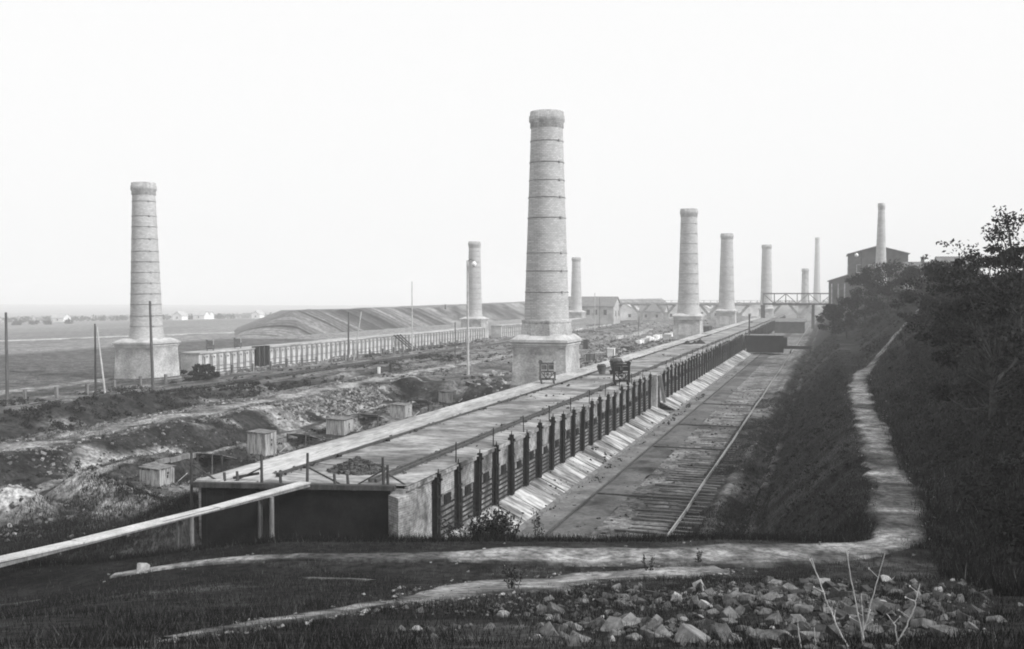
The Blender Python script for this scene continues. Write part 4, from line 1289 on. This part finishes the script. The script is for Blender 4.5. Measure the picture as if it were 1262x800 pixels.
# ------------------------------------------------------------------ buildings
def gabled(name, x, y, z, wx, wy, he, hr, label, mw, mr, cat='building', axis_='x', wins=(), rz=0.0, chim=False):
    """ridge along local x (axis_='x') or local y"""
    t = thing(name, (x, y, z), label, cat)
    a, b = wx / 2, wy / 2
    m = MB()
    if axis_ == 'x':
        m.add([(-a, -b, -1), (a, -b, -1), (a, b, -1), (-a, b, -1), (-a, -b, he), (a, -b, he), (a, b, he), (-a, b, he), (-a, 0, hr - .15), (a, 0, hr - .15)],
              [(0, 1, 5, 4), (2, 3, 7, 6), (1, 2, 6, 9, 5), (3, 0, 4, 8, 7)])
    else:
        m.add([(-a, -b, -1), (a, -b, -1), (a, b, -1), (-a, b, -1), (-a, -b, he), (a, -b, he), (a, b, he), (-a, b, he), (0, -b, hr - .15), (0, b, hr - .15)],
              [(0, 1, 5, 8, 4), (2, 3, 7, 9, 6), (1, 2, 6, 5), (3, 0, 4, 7)])
    m.build('wall', M[mw], t, (0, 0, 0))
    e = .5; m = MB()
    if axis_ == 'x':
        k = (hr - he) / b
        for s in (-1, 1):
            p = [(-a - e, 0, hr), (a + e, 0, hr), (a + e, s * (b + e), he - k * e), (-a - e, s * (b + e), he - k * e)]
            q = [(u, v, w_ + .2) for u, v, w_ in p]
            m.add(p + q, [(0, 1, 2, 3), (7, 6, 5, 4), (0, 1, 5, 4), (1, 2, 6, 5), (2, 3, 7, 6), (3, 0, 4, 7)])
    else:
        k = (hr - he) / a
        for s in (-1, 1):
            p = [(0, -b - e, hr), (0, b + e, hr), (s * (a + e), b + e, he - k * e), (s * (a + e), -b - e, he - k * e)]
            q = [(u, v, w_ + .2) for u, v, w_ in p]
            m.add(p + q, [(0, 1, 2, 3), (7, 6, 5, 4), (0, 1, 5, 4), (1, 2, 6, 5), (2, 3, 7, 6), (3, 0, 4, 7)])
    rf = m.build('roof', M[mr], t, (0, 0, 0))
    if chim: MB().box((a * .4, 0, hr + .5), (.8, .8, 1.6)).box((a * .4, 0, hr + 1.35), (1, 1, .2)).build('chimney_stack', M['dbrick'], rf, (0, 0, 0))
    for (face, o, zz, ww2, hh) in wins:
        if face == 'f':
            wn = MB().box((o, -b - .03, zz), (ww2 + .3, .1, hh + .3)).build('window', M['strip'], t, (0, 0, 0))
            MB().box((o, -b - .07, zz), (ww2, .1, hh)).build('pane', M['glass'], wn, (0, 0, 0))
        else:
            s = 1 if face == 'r' else -1
            wn = MB().box((s * (a + .03), o, zz), (.1, ww2 + .3, hh + .3)).build('window', M['strip'], t, (0, 0, 0))
            MB().box((s * (a + .07), o, zz), (.1, ww2, hh)).build('pane', M['glass'], wn, (0, 0, 0))
    t.rotation_euler = (0, 0, rz)
    return t


x, y, _ = dep(722, 452); gabled('gabled_hall', x, y + 8, 0, 26, 15, 8.4, 12.6, 'brick hall with broad gabled roof behind the far chimney', 'chimb', 'roof', 'hall', 'x',
                                [('f', -9, 5.5, 1.5, 2.4), ('f', -4, 5.5, 1.5, 2.4), ('f', 1, 5.5, 1.5, 2.4), ('f', 4.5, 5.5, 1.5, 2.4), ('f', 9, 5.5, 1.5, 2.4), ('r', -3, 5, 1.5, 2.4), ('r', 3, 5, 1.5, 2.4)])
hs = [(772, 530, 15, 5.5, 9.6, 'y', 'white', 'roofl', 'wide whitewashed gable behind trestle bridge beside the hall'), (806, 520, 13, 5.5, 9, 'x', 'chimb', 'roof', 'grey house with slate roof seen between two trestles'),
      (834, 540, 9, 5.5, 9.5, 'y', 'white', 'roofl', 'narrow white gable just left of the dentilled chimney'), (891, 560, 14, 5.5, 9.5, 'y', 'chimb', 'roofl', 'pale gable between the two plain-based chimneys'),
      (934, 540, 16, 6, 9.8, 'y', 'white', 'roofl', 'white gable behind the trestles near the truss bridge')]
hs += [(861, 600, 14, 6, 10, 'y', 'white', 'roofl', 'white gable right behind the dentilled chimney'), (912, 590, 12, 6, 10, 'y', 'white', 'roofl', 'small white gable behind the last forked trestles')]
for (px, w_, wd, he, hr, ax, mw, mr, lb) in hs:
    x, y, _ = dep(px, w_)
    gabled('house', x, y, -.5, wd, 12, he, hr, lb, mw, mr, 'house', ax, [('f', -wd * .25, 3, 1.2, 1.6), ('f', wd * .2, 3, 1.2, 1.6)])
x, y, _ = dep(972, 345); gabled('low_shed', x, y, -.2, 11, 8, 4.2, 5.2, 'long low dark shed at the end of the pusher track', 'dbrick', 'roof', 'shed', 'x')

# mill on the hill
x, y, _ = dep(1081.5, 300)
mi = gabled('mill_building', x, y + 8, 12, 17.2, 16, 14.0, 16.4, 'dark tall mill building on the wooded hill', 'dbrick', 'roof', 'mill', 'y',
            [('f', -5.5, 9.5, 1.2, 2.2), ('f', -2, 9.5, 1.2, 2.2), ('f', 5, 9.5, 1.2, 2.2), ('l', -3, 9, 1.6, 3), ('l', 3, 9, 1.6, 3)])
x2, y2, _ = dep(1034, 302)
an = thing('mill_annex', (x2, y2 + 7, 9), 'lower lean-to annex with pale pilasters beside the dark mill', 'annex')
m = MB(); a, b = 3.1, 6
m.add([(-a, -b, -6), (a, -b, -6), (a, b, -6), (-a, b, -6), (-a, -b, 8.6), (a, -b, 10.6), (a, b, 10.6), (-a, b, 8.6)], [(0, 1, 5, 4), (1, 2, 6, 5), (2, 3, 7, 6), (3, 0, 4, 7), (4, 5, 6, 7)])
m.build('wall', M['dbrick'], an, (0, 0, 0))
m = MB(); m.add([(-a - .4, -b - .4, 8.55), (a, -b - .4, 10.7), (a, b + .4, 10.7), (-a - .4, b + .4, 8.55), (-a - .4, -b - .4, 8.8), (a, -b - .4, 10.95), (a, b + .4, 10.95), (-a - .4, b + .4, 8.8)], [(3, 2, 1, 0), (4, 5, 6, 7), (0, 1, 5, 4), (2, 3, 7, 6), (3, 0, 4, 7)])
m.build('roof', M['roof'], an, (0, 0, 0))
for k in range(3): MB().box((-2.2 + k * 1.9, -b - .05, 3.6), (.3, .12, 8.5)).build('pilaster', M['strip'], an, (0, 0, 0))
for k in range(2): MB().box((-1.2 + k * 1.9, -b - .04, 4.5), (.9, .1, 3)).build('window', M['glass'], an, (0, 0, 0))
x, y, z = dep(1085, 288, 251); chimney(x, y, 12, 16, None, z, 2, 1.75, 1.0, 'slender plain chimney rising in front of the dark mill', [], mt='chim', crown=.12, sq=False)
x, y, _ = dep(1130, 250); gabled('cottage', x, y, 13, 6, 6, 6.0, 8.6, 'small grey-roofed house half hidden by trees beside the mill', 'chimb', 'roof', 'house', 'x', chim=True)
x, y, _ = dep(1172, 150); gabled('cottage', x, y, 13.5, 4, 4, 3.0, 5.4, 'low hut half hidden in the hilltop trees', 'dbrick', 'roof', 'house', 'x', rz=.3)
# farmhouses far across the fields
for k, (px, w_, s, lb) in enumerate(((75, 820, 13, 'white farmhouse standing alone in the far left fields'), (222, 800, 9, 'small white far house just past the battered-base chimney'), (248, 860, 12, 'long white far house with a lower wing in the fields'), (256, 880, 8, 'little white far house beside the long one'), (318, 900, 9, 'small white far house at the end of the spoil bank'))):
    x, y, _ = dep(px, w_)
    gabled('farmhouse', x, y, tz(x, y), s, 8, 3.8, 7.0, lb, 'white', 'roofl', 'house', 'xyxxy'[k], [('f', 0, 2, 1, 1.4)])

# ------------------------------------------------------------------ vegetation
def leaf_cloud(C, rad, n_per, size, rs_, flat=.7, up=0.0):
    """n_per leaf quads round every centre"""
    C = np.repeat(np.asarray(C, float), n_per, 0); n = len(C)
    rad = np.repeat(np.broadcast_to(np.asarray(rad, float), (len(C) // n_per,)), n_per)
    d = rs_.normal(size=(n, 3)); d /= np.linalg.norm(d, axis=1)[:, None]
    P = C + d * (rad * rs_.rand(n) ** .45)[:, None] * np.array([1, 1, flat])
    a = rs_.normal(size=(n, 3)); a /= np.linalg.norm(a, axis=1)[:, None]
    b = np.cross(a, rs_.normal(size=(n, 3))); b /= np.linalg.norm(b, axis=1)[:, None]
    s = size * (.6 + .8 * rs_.rand(n))
    a *= s[:, None]; b *= (s * .55)[:, None]
    V = np.stack([P - a, P + b * .9, P + a, P - b * .9], 1)
    return V.reshape(-1, 3), P


def leaves(name, Vs, rs_, lo, hi, parent=None, off=(0, 0, 0), mt='leaf'):
    V = np.concatenate(Vs) - np.array(off)
    F = np.arange(len(V)).reshape(-1, 4)
    o = np_mesh(name, V, F, M[mt], False, parent)
    set_attr(o, 'tone', np.repeat(lo * .62 + .62 * (hi - lo) * rs_.rand(len(F)) ** 1.5, 4))
    return o


def tree(px, w_, pyt, rad, label, seed, leaf=.14, n=42, per=150, name='hill_tree', spread=.75, zb=None, grp='trees along the hilltop', lowf=.12):
    rs_ = np.random.RandomState(seed); rr = random.Random(seed)
    x, y, zt = dep(px, w_, pyt)
    z0 = tz(x, y) if zb is None else zb
    H = zt - z0
    t = thing(name, (x, y, z0), label, 'tree', grp)
    m = MB(); tips = []
    m.tube((0, 0, -.3), (rr.uniform(-.2, .2), 0, H * .45), H * .022 + .05, H * .014 + .03, 7)
    for k in range(n):
        a = rr.uniform(0, 6.283); hz = rr.uniform(lowf, 1.0) ** .8
        env = math.sin(math.pi * min(1, .12 + .80 * hz)) ** .6
        r_ = rad * env * rr.uniform(.35, 1.12)
        tip = Vector((math.cos(a) * r_, math.sin(a) * r_, H * (hz * .96)))
        b0 = Vector((0, 0, H * min(.45, hz * .5)))
        mid = b0.lerp(tip, .5) + Vector((0, 0, -.08 * H * rr.random()))
        m.tube(b0, mid, .05, .032, 5, False); m.tube(mid, tip, .032, .01, 5, False)
        tips.append(tip)
    m.build('trunk', M['bark'], t, (0, 0, 0))
    T = np.array([tuple(p) for p in tips])
    Vs = [leaf_cloud(T, rs_.uniform(.22, .5, len(T)) * rad * .62, per, leaf, rs_, .6)[0]]
    # loose sprays that break the outline
    k = rs_.choice(len(T), len(T) // 2)
    Q = T[k] * np.array([1.12, 1.12, 1.04]) + rs_.normal(size=(len(k), 3)) * .3
    Vs.append(leaf_cloud(Q, .3 * rad * .4, max(10, per // 8), leaf, rs_, .5)[0])
    leaves('crown', Vs, rs_, .018, .05, t)
    return t


tree(1258, 50, 258, 3.3, 'tall ragged dark tree overtopping the hilltop thicket', 21, .10, 50, 62, lowf=.05)
tree(1243, 54, 300, 2.4, 'leafy dark bush tree beneath the tallest ragged tree', 22, .11, 40, 140)
tree(1205, 62, 308, 3.0, 'broad dark tree with open upper sprays next to the tallest', 23, .11, 50, 100)
tree(1172, 86, 324, 3.8, 'rounded dark tree before the low hut roof', 24, .14, 44, 140)
tree(1134, 150, 328, 5.0, 'dark tree in front of the small grey-roofed house', 25, .16, 42, 130)
tree(1094, 172, 324, 6.0, 'domed dark tree before the mill chimney foot', 26, .18, 48, 140)
tree(1066, 178, 336, 4.6, 'dark tree beside the lamp post below the mill', 27, .2, 42, 130)
tree(1044, 184, 358, 4.4, 'dark tree below the lean-to mill annex', 28, .2, 40, 130)
tree(1026, 195, 376, 3.4, 'small dark tree at the foot of the hill near the track', 29, .2, 34, 110)
tree(1225, 44, 345, 2.4, 'low dark bush tree on the slope under ragged tree', 30, .1, 36, 130)
tree(1186, 66, 366, 2.8, 'low dark bush on the slope before the rounded tree', 31, .12, 36, 120)
tree(1140, 104, 360, 3.6, 'low dark bush on the slope above the footpath bend', 32, .14, 36, 110)

# undergrowth on the slopes
rs_ = np.random.RandomState(50)
def pathclear(x, y, k=1.0, ext=.0):
    keep = np.ones(len(x), bool)
    for (a, b, h) in PATHS[:4]:
        a, b, h = a[::2], b[::2], h[::2]
        for i in range(0, len(x), 20000):
            d = np.hypot(x[i:i + 20000, None] - a[None], y[i:i + 20000, None] - b[None]) - h[None] * k
            keep[i:i + 20000] &= d.min(1) > ext
    return keep


n = 2600
Y = 26 + 210 * rs_.rand(n) ** 1.35
X = 4.5 + rs_.rand(n) * (.24 * Y + 5)
k = pathclear(X, Y, 1.0, .9); X, Y = X[k], Y[k]
Z = terrain(X, Y)
rad = (.3 + .6 * rs_.rand(len(X)) ** 1.5) * (1 + Y / 200)
rad = rad * np.where((Y > 95) & (X < 12), .5, 1)
V1, _ = leaf_cloud(np.stack([X, Y, Z + rad * .35], -1), rad, 46, .09, rs_, .75)
sc_ = np.repeat(1 + Y / 70, 46 * 4)[:, None]
leaves('undergrowth', [V1], rs_, .018, .055)
tag(bpy.data.objects['undergrowth'], 'dense dark undergrowth covering the slope above the footpath', 'undergrowth', kind='stuff')
n = 1300
Y = 40 + 190 * rs_.rand(n) ** 1.3
X = -5.5 + rs_.rand(n) * 7.0
k = pathclear(X, Y, 1.0, .5) & (rs_.rand(n) < .35 + .65 * sst(fbm(X, Y, 6, 60), .45, .6)); X, Y = X[k], Y[k]
rad = .15 + .5 * rs_.rand(len(X)) ** 2
V1, _ = leaf_cloud(np.stack([X, Y, terrain(X, Y) + rad * .3], -1), rad, 34, .07, rs_, .7)
o = leaves('bank_weeds', [V1], rs_, .018, .06)
tag(o, 'dark weeds on the bank between footpath and pusher track', 'weeds', kind='stuff')
# dark bushes in the grass beside the left railway
n = 900
Y = 45 + 130 * rs_.rand(n); X = -73.5 + rs_.rand(n) * 8
k = fbm(X, Y, 9, 62) > .48; X, Y = X[k], Y[k]
rad = .3 + .5 * rs_.rand(len(X)) ** 2
V1, _ = leaf_cloud(np.stack([X, Y, terrain(X, Y) + rad * .3], -1), rad, 40, .12, rs_, .7)
tag(leaves('bank_weeds', [V1], rs_, .02, .07), 'dark scrub on the bank right of the left-hand railway', 'weeds', kind='stuff')
n = 500
Y = 60 + 190 * rs_.rand(n); X = -92.5 + rs_.rand(n) * 6
k = fbm(X, Y, 8, 63) > .5; X, Y = X[k], Y[k]
rad = .3 + .6 * rs_.rand(len(X)) ** 2
V1, _ = leaf_cloud(np.stack([X, Y, terrain(X, Y) + rad * .4], -1), rad, 34, .14, rs_, .8)
tag(leaves('fence_scrub', [V1], rs_, .025, .09), 'dark scrub growing along the old post fence', 'scrub', kind='stuff')


n = 3600
Y = 36 + 84 * rs_.rand(n); X = -66 + rs_.rand(n) * 36
k = (fbm(X, Y, 5, 64) > .5) & ~((X > -59.5) & (X < -55.2)); X, Y = X[k], Y[k]
rad = .10 + .26 * rs_.rand(len(X)) ** 2
V1, _ = leaf_cloud(np.stack([X, Y, terrain(X, Y) + rad * .3], -1), rad, 26, .06, rs_, .8)
tag(leaves('yard_weeds', [V1], rs_, .02, .09), 'dark weeds scattered over the dug-out yard and its banks', 'weeds', kind='stuff')
n = 1500
Y = 120 + 220 * rs_.rand(n); X = -84 + rs_.rand(n) * 54
k = fbm(X, Y, 12, 65) > .5; X, Y = X[k], Y[k]
rad = .2 + .4 * rs_.rand(len(X)) ** 2
V1, _ = leaf_cloud(np.stack([X, Y, terrain(X, Y) + rad * .3], -1), rad, 24, .14, rs_, .7)
tag(leaves('yard_weeds', [V1], rs_, .03, .10), 'dark weeds between the two battery rows', 'weeds', kind='stuff')


def bush(px, py, z, h, r_, label, seed, stems=16, leaf=.05):
    rs2 = np.random.RandomState(seed)
    x, y = hit(px, py, z); z0 = tz(x, y)
    t = thing('weed_plant', (x, y, z0), label, 'plant')
    m = MB(); C = []
    for k in range(stems):
        a = rs2.rand() * 6.28; q = r_ * rs2.rand() ** .6; hh = h * (.5 + .5 * rs2.rand())
        p = (q * .3 * math.cos(a), q * .3 * math.sin(a), -.1); e = (q * math.cos(a), q * math.sin(a), hh)
        m.tube(p, e, .012, .005, 4, False)
        for f in np.linspace(.35, 1, 7): C.append(Vector(p).lerp(Vector(e), f))
    m.build('stems', M['bark'], t, (0, 0, 0))
    V, _ = leaf_cloud(np.array([tuple(c) for c in C]), .05 + .04 * h, 4, leaf * .8, rs2, 1.0)
    leaves('foliage', [V], rs2, .015, .05, t)


bush(603, 672, 4.2, 1.5, .8, 'dark bushy weed at the verge before the wharf foot', 1, 60, .08)
bush(620, 672, 4.2, 1.3, .7, 'leafy weed beside the bushy one at the verge', 2, 34, .07)
bush(665, 670, 4.3, 1.5, .25, 'single upright weed at the verge beside the rail end', 3, 6, .06)
bush(575, 676, 4.2, 1.0, 1.0, 'low spreading weed at the verge under the first buckstays', 4, 22, .06)
bush(860, 692, 5.1, .5, .22, 'small dark weed growing in the middle of the footpath', 5, 4, .04)
bush(800, 702, 5.2, .55, .3, 'small weed at the lower edge of the footpath', 6, 4, .04)
bush(632, 735, 5.9, .7, .3, 'tall thin weed standing beside the lower footpath', 7, 7, .04)
x_, y_ = hit(248, 470, .6)
tree(248, (y_ * math.cos(TH) - x_ * math.sin(TH)), 449, 2.4, 'round dark bush by the fence before the pale far battery', 33, .16, 34, 110, name='field_bush', grp='dark bushes by the railway', zb=tz(x_, y_) - .3)

# grass: blades too many to count
def blades(name, X, Y, hmin, hmax, wid, lo, hi, rs2, label, dry=.06, dz=0):
    n = len(X); Z = terrain(X, Y) - .02
    h = hmin + (hmax - hmin) * rs2.rand(n) ** 2
    a = rs2.rand(n) * 6.283; b = rs2.rand(n) * 6.283; ln = .15 + .5 * rs2.rand(n)
    wx, wy = np.cos(a) * wid, np.sin(a) * wid
    tx, ty = np.cos(b) * h * ln, np.sin(b) * h * ln
    h = h * 1.0
    V = np.stack([np.stack([X - wx, Y - wy, Z], -1), np.stack([X + wx, Y + wy, Z], -1), np.stack([X + tx, Y + ty, Z + h], -1)], 1)
    o = np_mesh(name, V.reshape(-1, 3), np.arange(n * 3).reshape(-1, 3), M['grass'])
    t = .42 * (lo + (hi - lo) * rs2.rand(n) ** 2)
    t = np.where(rs2.rand(n) < dry, .05 + .08 * rs2.rand(n), t)
    set_attr(o, 'tone', np.repeat(t, 3))
    tag(o, label, 'grass', kind='stuff')


rs2 = np.random.RandomState(90)
n = 420000
ww_ = 7 + 29 * rs2.rand(n) ** .8; uu_ = (rs2.rand(n) * 1.5 - .75) * ww_
X, Y = uu_ * math.cos(TH) - ww_ * math.sin(TH), ww_ * math.cos(TH) + uu_ * math.sin(TH)
k = rs2.rand(n) < .25 + .75 * sst(fbm(uu_, ww_, 1.6, 66), .35, .6)
X, Y = X[k], Y[k]
k = pathclear(X, Y, .55) & (pathclear(X, Y, .95) | (rs2.rand(len(X)) < .45)); X, Y = X[k], Y[k]
blades('grass', X, Y, .03, .20, .0055, .02, .07, rs2, 'rough dark grass on the slope below the footpath', .10)
n = 110000
X = -6 + 9 * rs2.rand(n); Y = 33 + 120 * rs2.rand(n) ** 1.6
k = pathclear(X, Y, .6) & (pathclear(X, Y, .95) | (rs2.rand(len(X)) < .4)); X, Y = X[k], Y[k]
blades('grass', X, Y, .05, .25, .010, .02, .06, rs2, 'dark grass on the bank left of the climbing footpath', .05)
n = 120000
Y = 20 + 120 * rs2.rand(n) ** 1.5; X = 3 + rs2.rand(n) * (.22 * Y + 4)
k = pathclear(X, Y, .6) & (pathclear(X, Y, .95) | (rs2.rand(len(X)) < .4)); X, Y = X[k], Y[k]
blades('grass', X, Y, .1, .5, .014, .02, .06, rs2, 'dark long grass on the slope right of the climbing footpath', .04)
n = 60000
ww_ = 31.5 + 5 * rs2.rand(n); uu_ = -22 + 36 * rs2.rand(n)
X, Y = uu_ * math.cos(TH) - ww_ * math.sin(TH), ww_ * math.cos(TH) + uu_ * math.sin(TH)
k = pathclear(X, Y, 1.0); X, Y = X[k], Y[k]
blades('grass', X, Y, .08, .35, .010, .018, .05, rs2, 'dark grass fringe on the far edge of the footpath', .03)
n = 120000
X = -62 + 34 * rs2.rand(n); Y = 28 + 50 * rs2.rand(n)
k = fbm(X, Y, 4, 68) > .5; X, Y = X[k], Y[k]
blades('grass', X, Y, .08, .4, .014, .025, .08, rs2, 'dark grass between spoil mounds and the half-buried shed', .12)
n = 60000
X = -44 + 17 * rs2.rand(n); Y = 31 + 20 * rs2.rand(n)
blades('grass', X, Y, .1, .5, .014, .015, .05, rs2, 'dark rank grass round the pit below the gangway', .04)
n = 90000
X = -8.5 + 5.2 * rs2.rand(n); Y = 44 + 90 * rs2.rand(n) ** 1.3
k = fbm(X, Y, 3.5, 69) > .45; X, Y = X[k], Y[k]
blades('grass', X, Y, .06, .3, .012, .02, .07, rs2, 'dark weeds along the right-hand rail of pusher track', .06)

# tall dry stalks close by
def stalk(pts, w_, label, seed, twigs=3):
    rr = random.Random(seed)
    P = [Vector(dep(px, w_ + d, py)) for (px, py, d) in pts]
    zg = tz(P[0].x, P[0].y)
    P[0].z = zg - .05
    t = thing('dry_stalk', (P[0].x, P[0].y, zg), label, 'plant stalk', 'dry stalks in front of the stones')
    # resample for a slight bend
    m = MB(); Q = []
    for i in range(len(P) - 1):
        for f in np.linspace(0, 1, 6)[:-1]: Q.append(P[i].lerp(P[i + 1], f) + Vector((rr.uniform(-.006, .006), 0, 0)))
    Q.append(P[-1])
    for i in range(len(Q) - 1):
        f = i / len(Q)
        m.tube(Q[i], Q[i + 1], .0085 * (1 - .55 * f), .0085 * (1 - .55 * (f + 1 / len(Q))), 6, False)
    m.build('stem', M['stalk'], t)
    if twigs:
        m = MB()
        for k in range(twigs):
            q = Q[int(len(Q) * rr.uniform(.4, .98))]
            e = q + Vector((rr.uniform(-.1, .1), rr.uniform(-.1, .1), rr.uniform(.03, .1)))
            m.tube(q, e, .004, .002, 4, False)
            m.box(e, (.012, .009, .016), rr.random())
        m.build('twig', M['stalk'], t)


stalk([(1052, 840, 0), (1035, 775, 0), (1018, 733, 0), (1003, 690, 0)], 9.6, 'dry stalk leaning furthest, away from the forked clump', 1)
stalk([(1070, 840, 0), (1066, 783, 0), (1054, 725, 0), (1046, 680, 0)], 9.6, 'tall straight dry stalk of the forked clump', 2)
stalk([(1070, 842, .05), (1068, 787, .05), (1080, 735, .05), (1094, 684, .05)], 9.6, 'tall dry stalk of the forked clump arching over the footpath bend', 3)
stalk([(1071, 842, .1), (1068, 780, .1), (1065, 735, .1)], 9.6, 'short dry stalk in the middle of the forked clump', 4, 1)
stalk([(1104, 842, 0), (1122, 775, 0), (1132, 750, 0), (1138, 722, 0)], 9.6, 'bent dry stalk standing apart past the forked clump', 5)
stalk([(1112, 842, 0), (1108, 775, 0), (1097, 760, 0)], 9.7, 'short crooked dry stalk at the foot of the bent one', 6, 1)
stalk([(992, 842, 0), (989, 790, 0), (986, 765, 0)], 9.6, 'shortest dry stalk among the pale stones', 7, 0)
stalk([(1011, 842, 0), (1009, 800, 0), (1007, 777, 0)], 9.6, 'short upright dry stalk next to the leaning one', 8, 0)

# hedges and woods on the far plain
rs3 = np.random.RandomState(120)
Vs = []
for (xa, ya, xb, yb, n, r_) in ((-900, 500, -420, 900, 90, 5), (-1250, 700, -500, 1300, 120, 7), (-700, 330, -520, 560, 40, 3.5), (-520, 1000, -100, 1150, 80, 6), (-100, 1150, 260, 1200, 70, 7)):
    f = rs3.rand(n); X = xa + (xb - xa) * f + rs3.normal(size=n) * 6; Y = ya + (yb - ya) * f + rs3.normal(size=n) * 6
    Vs.append(leaf_cloud(np.stack([X, Y, terrain(X, Y) + r_ * .4], -1), r_, 60, 1.2, rs3, .6)[0])
tag(leaves('far_hedges', Vs, rs3, .03, .08), 'faint hedges and woods on the far plain', 'woods', kind='stuff')

# ------------------------------------------------------------------ haze
hz = MB().box((-1150, 1570, -30), (4300, 3400, 184)).build('haze', bpy.data.materials.new('haze_air'))
hm = hz.data.materials[0]; hm.use_nodes = True
hn = hm.node_tree.nodes; hn.clear()
ho = hn.new('ShaderNodeOutputMaterial'); pv = hn.new('ShaderNodeVolumePrincipled')
pv.inputs['Color'].default_value = (.97, .97, .97, 1)
pv.inputs['Density'].default_value = .0006
hm.node_tree.links.new(pv.outputs[0], ho.inputs['Volume'])
tag(hz, 'pale haze over the works', 'haze', kind='stuff')
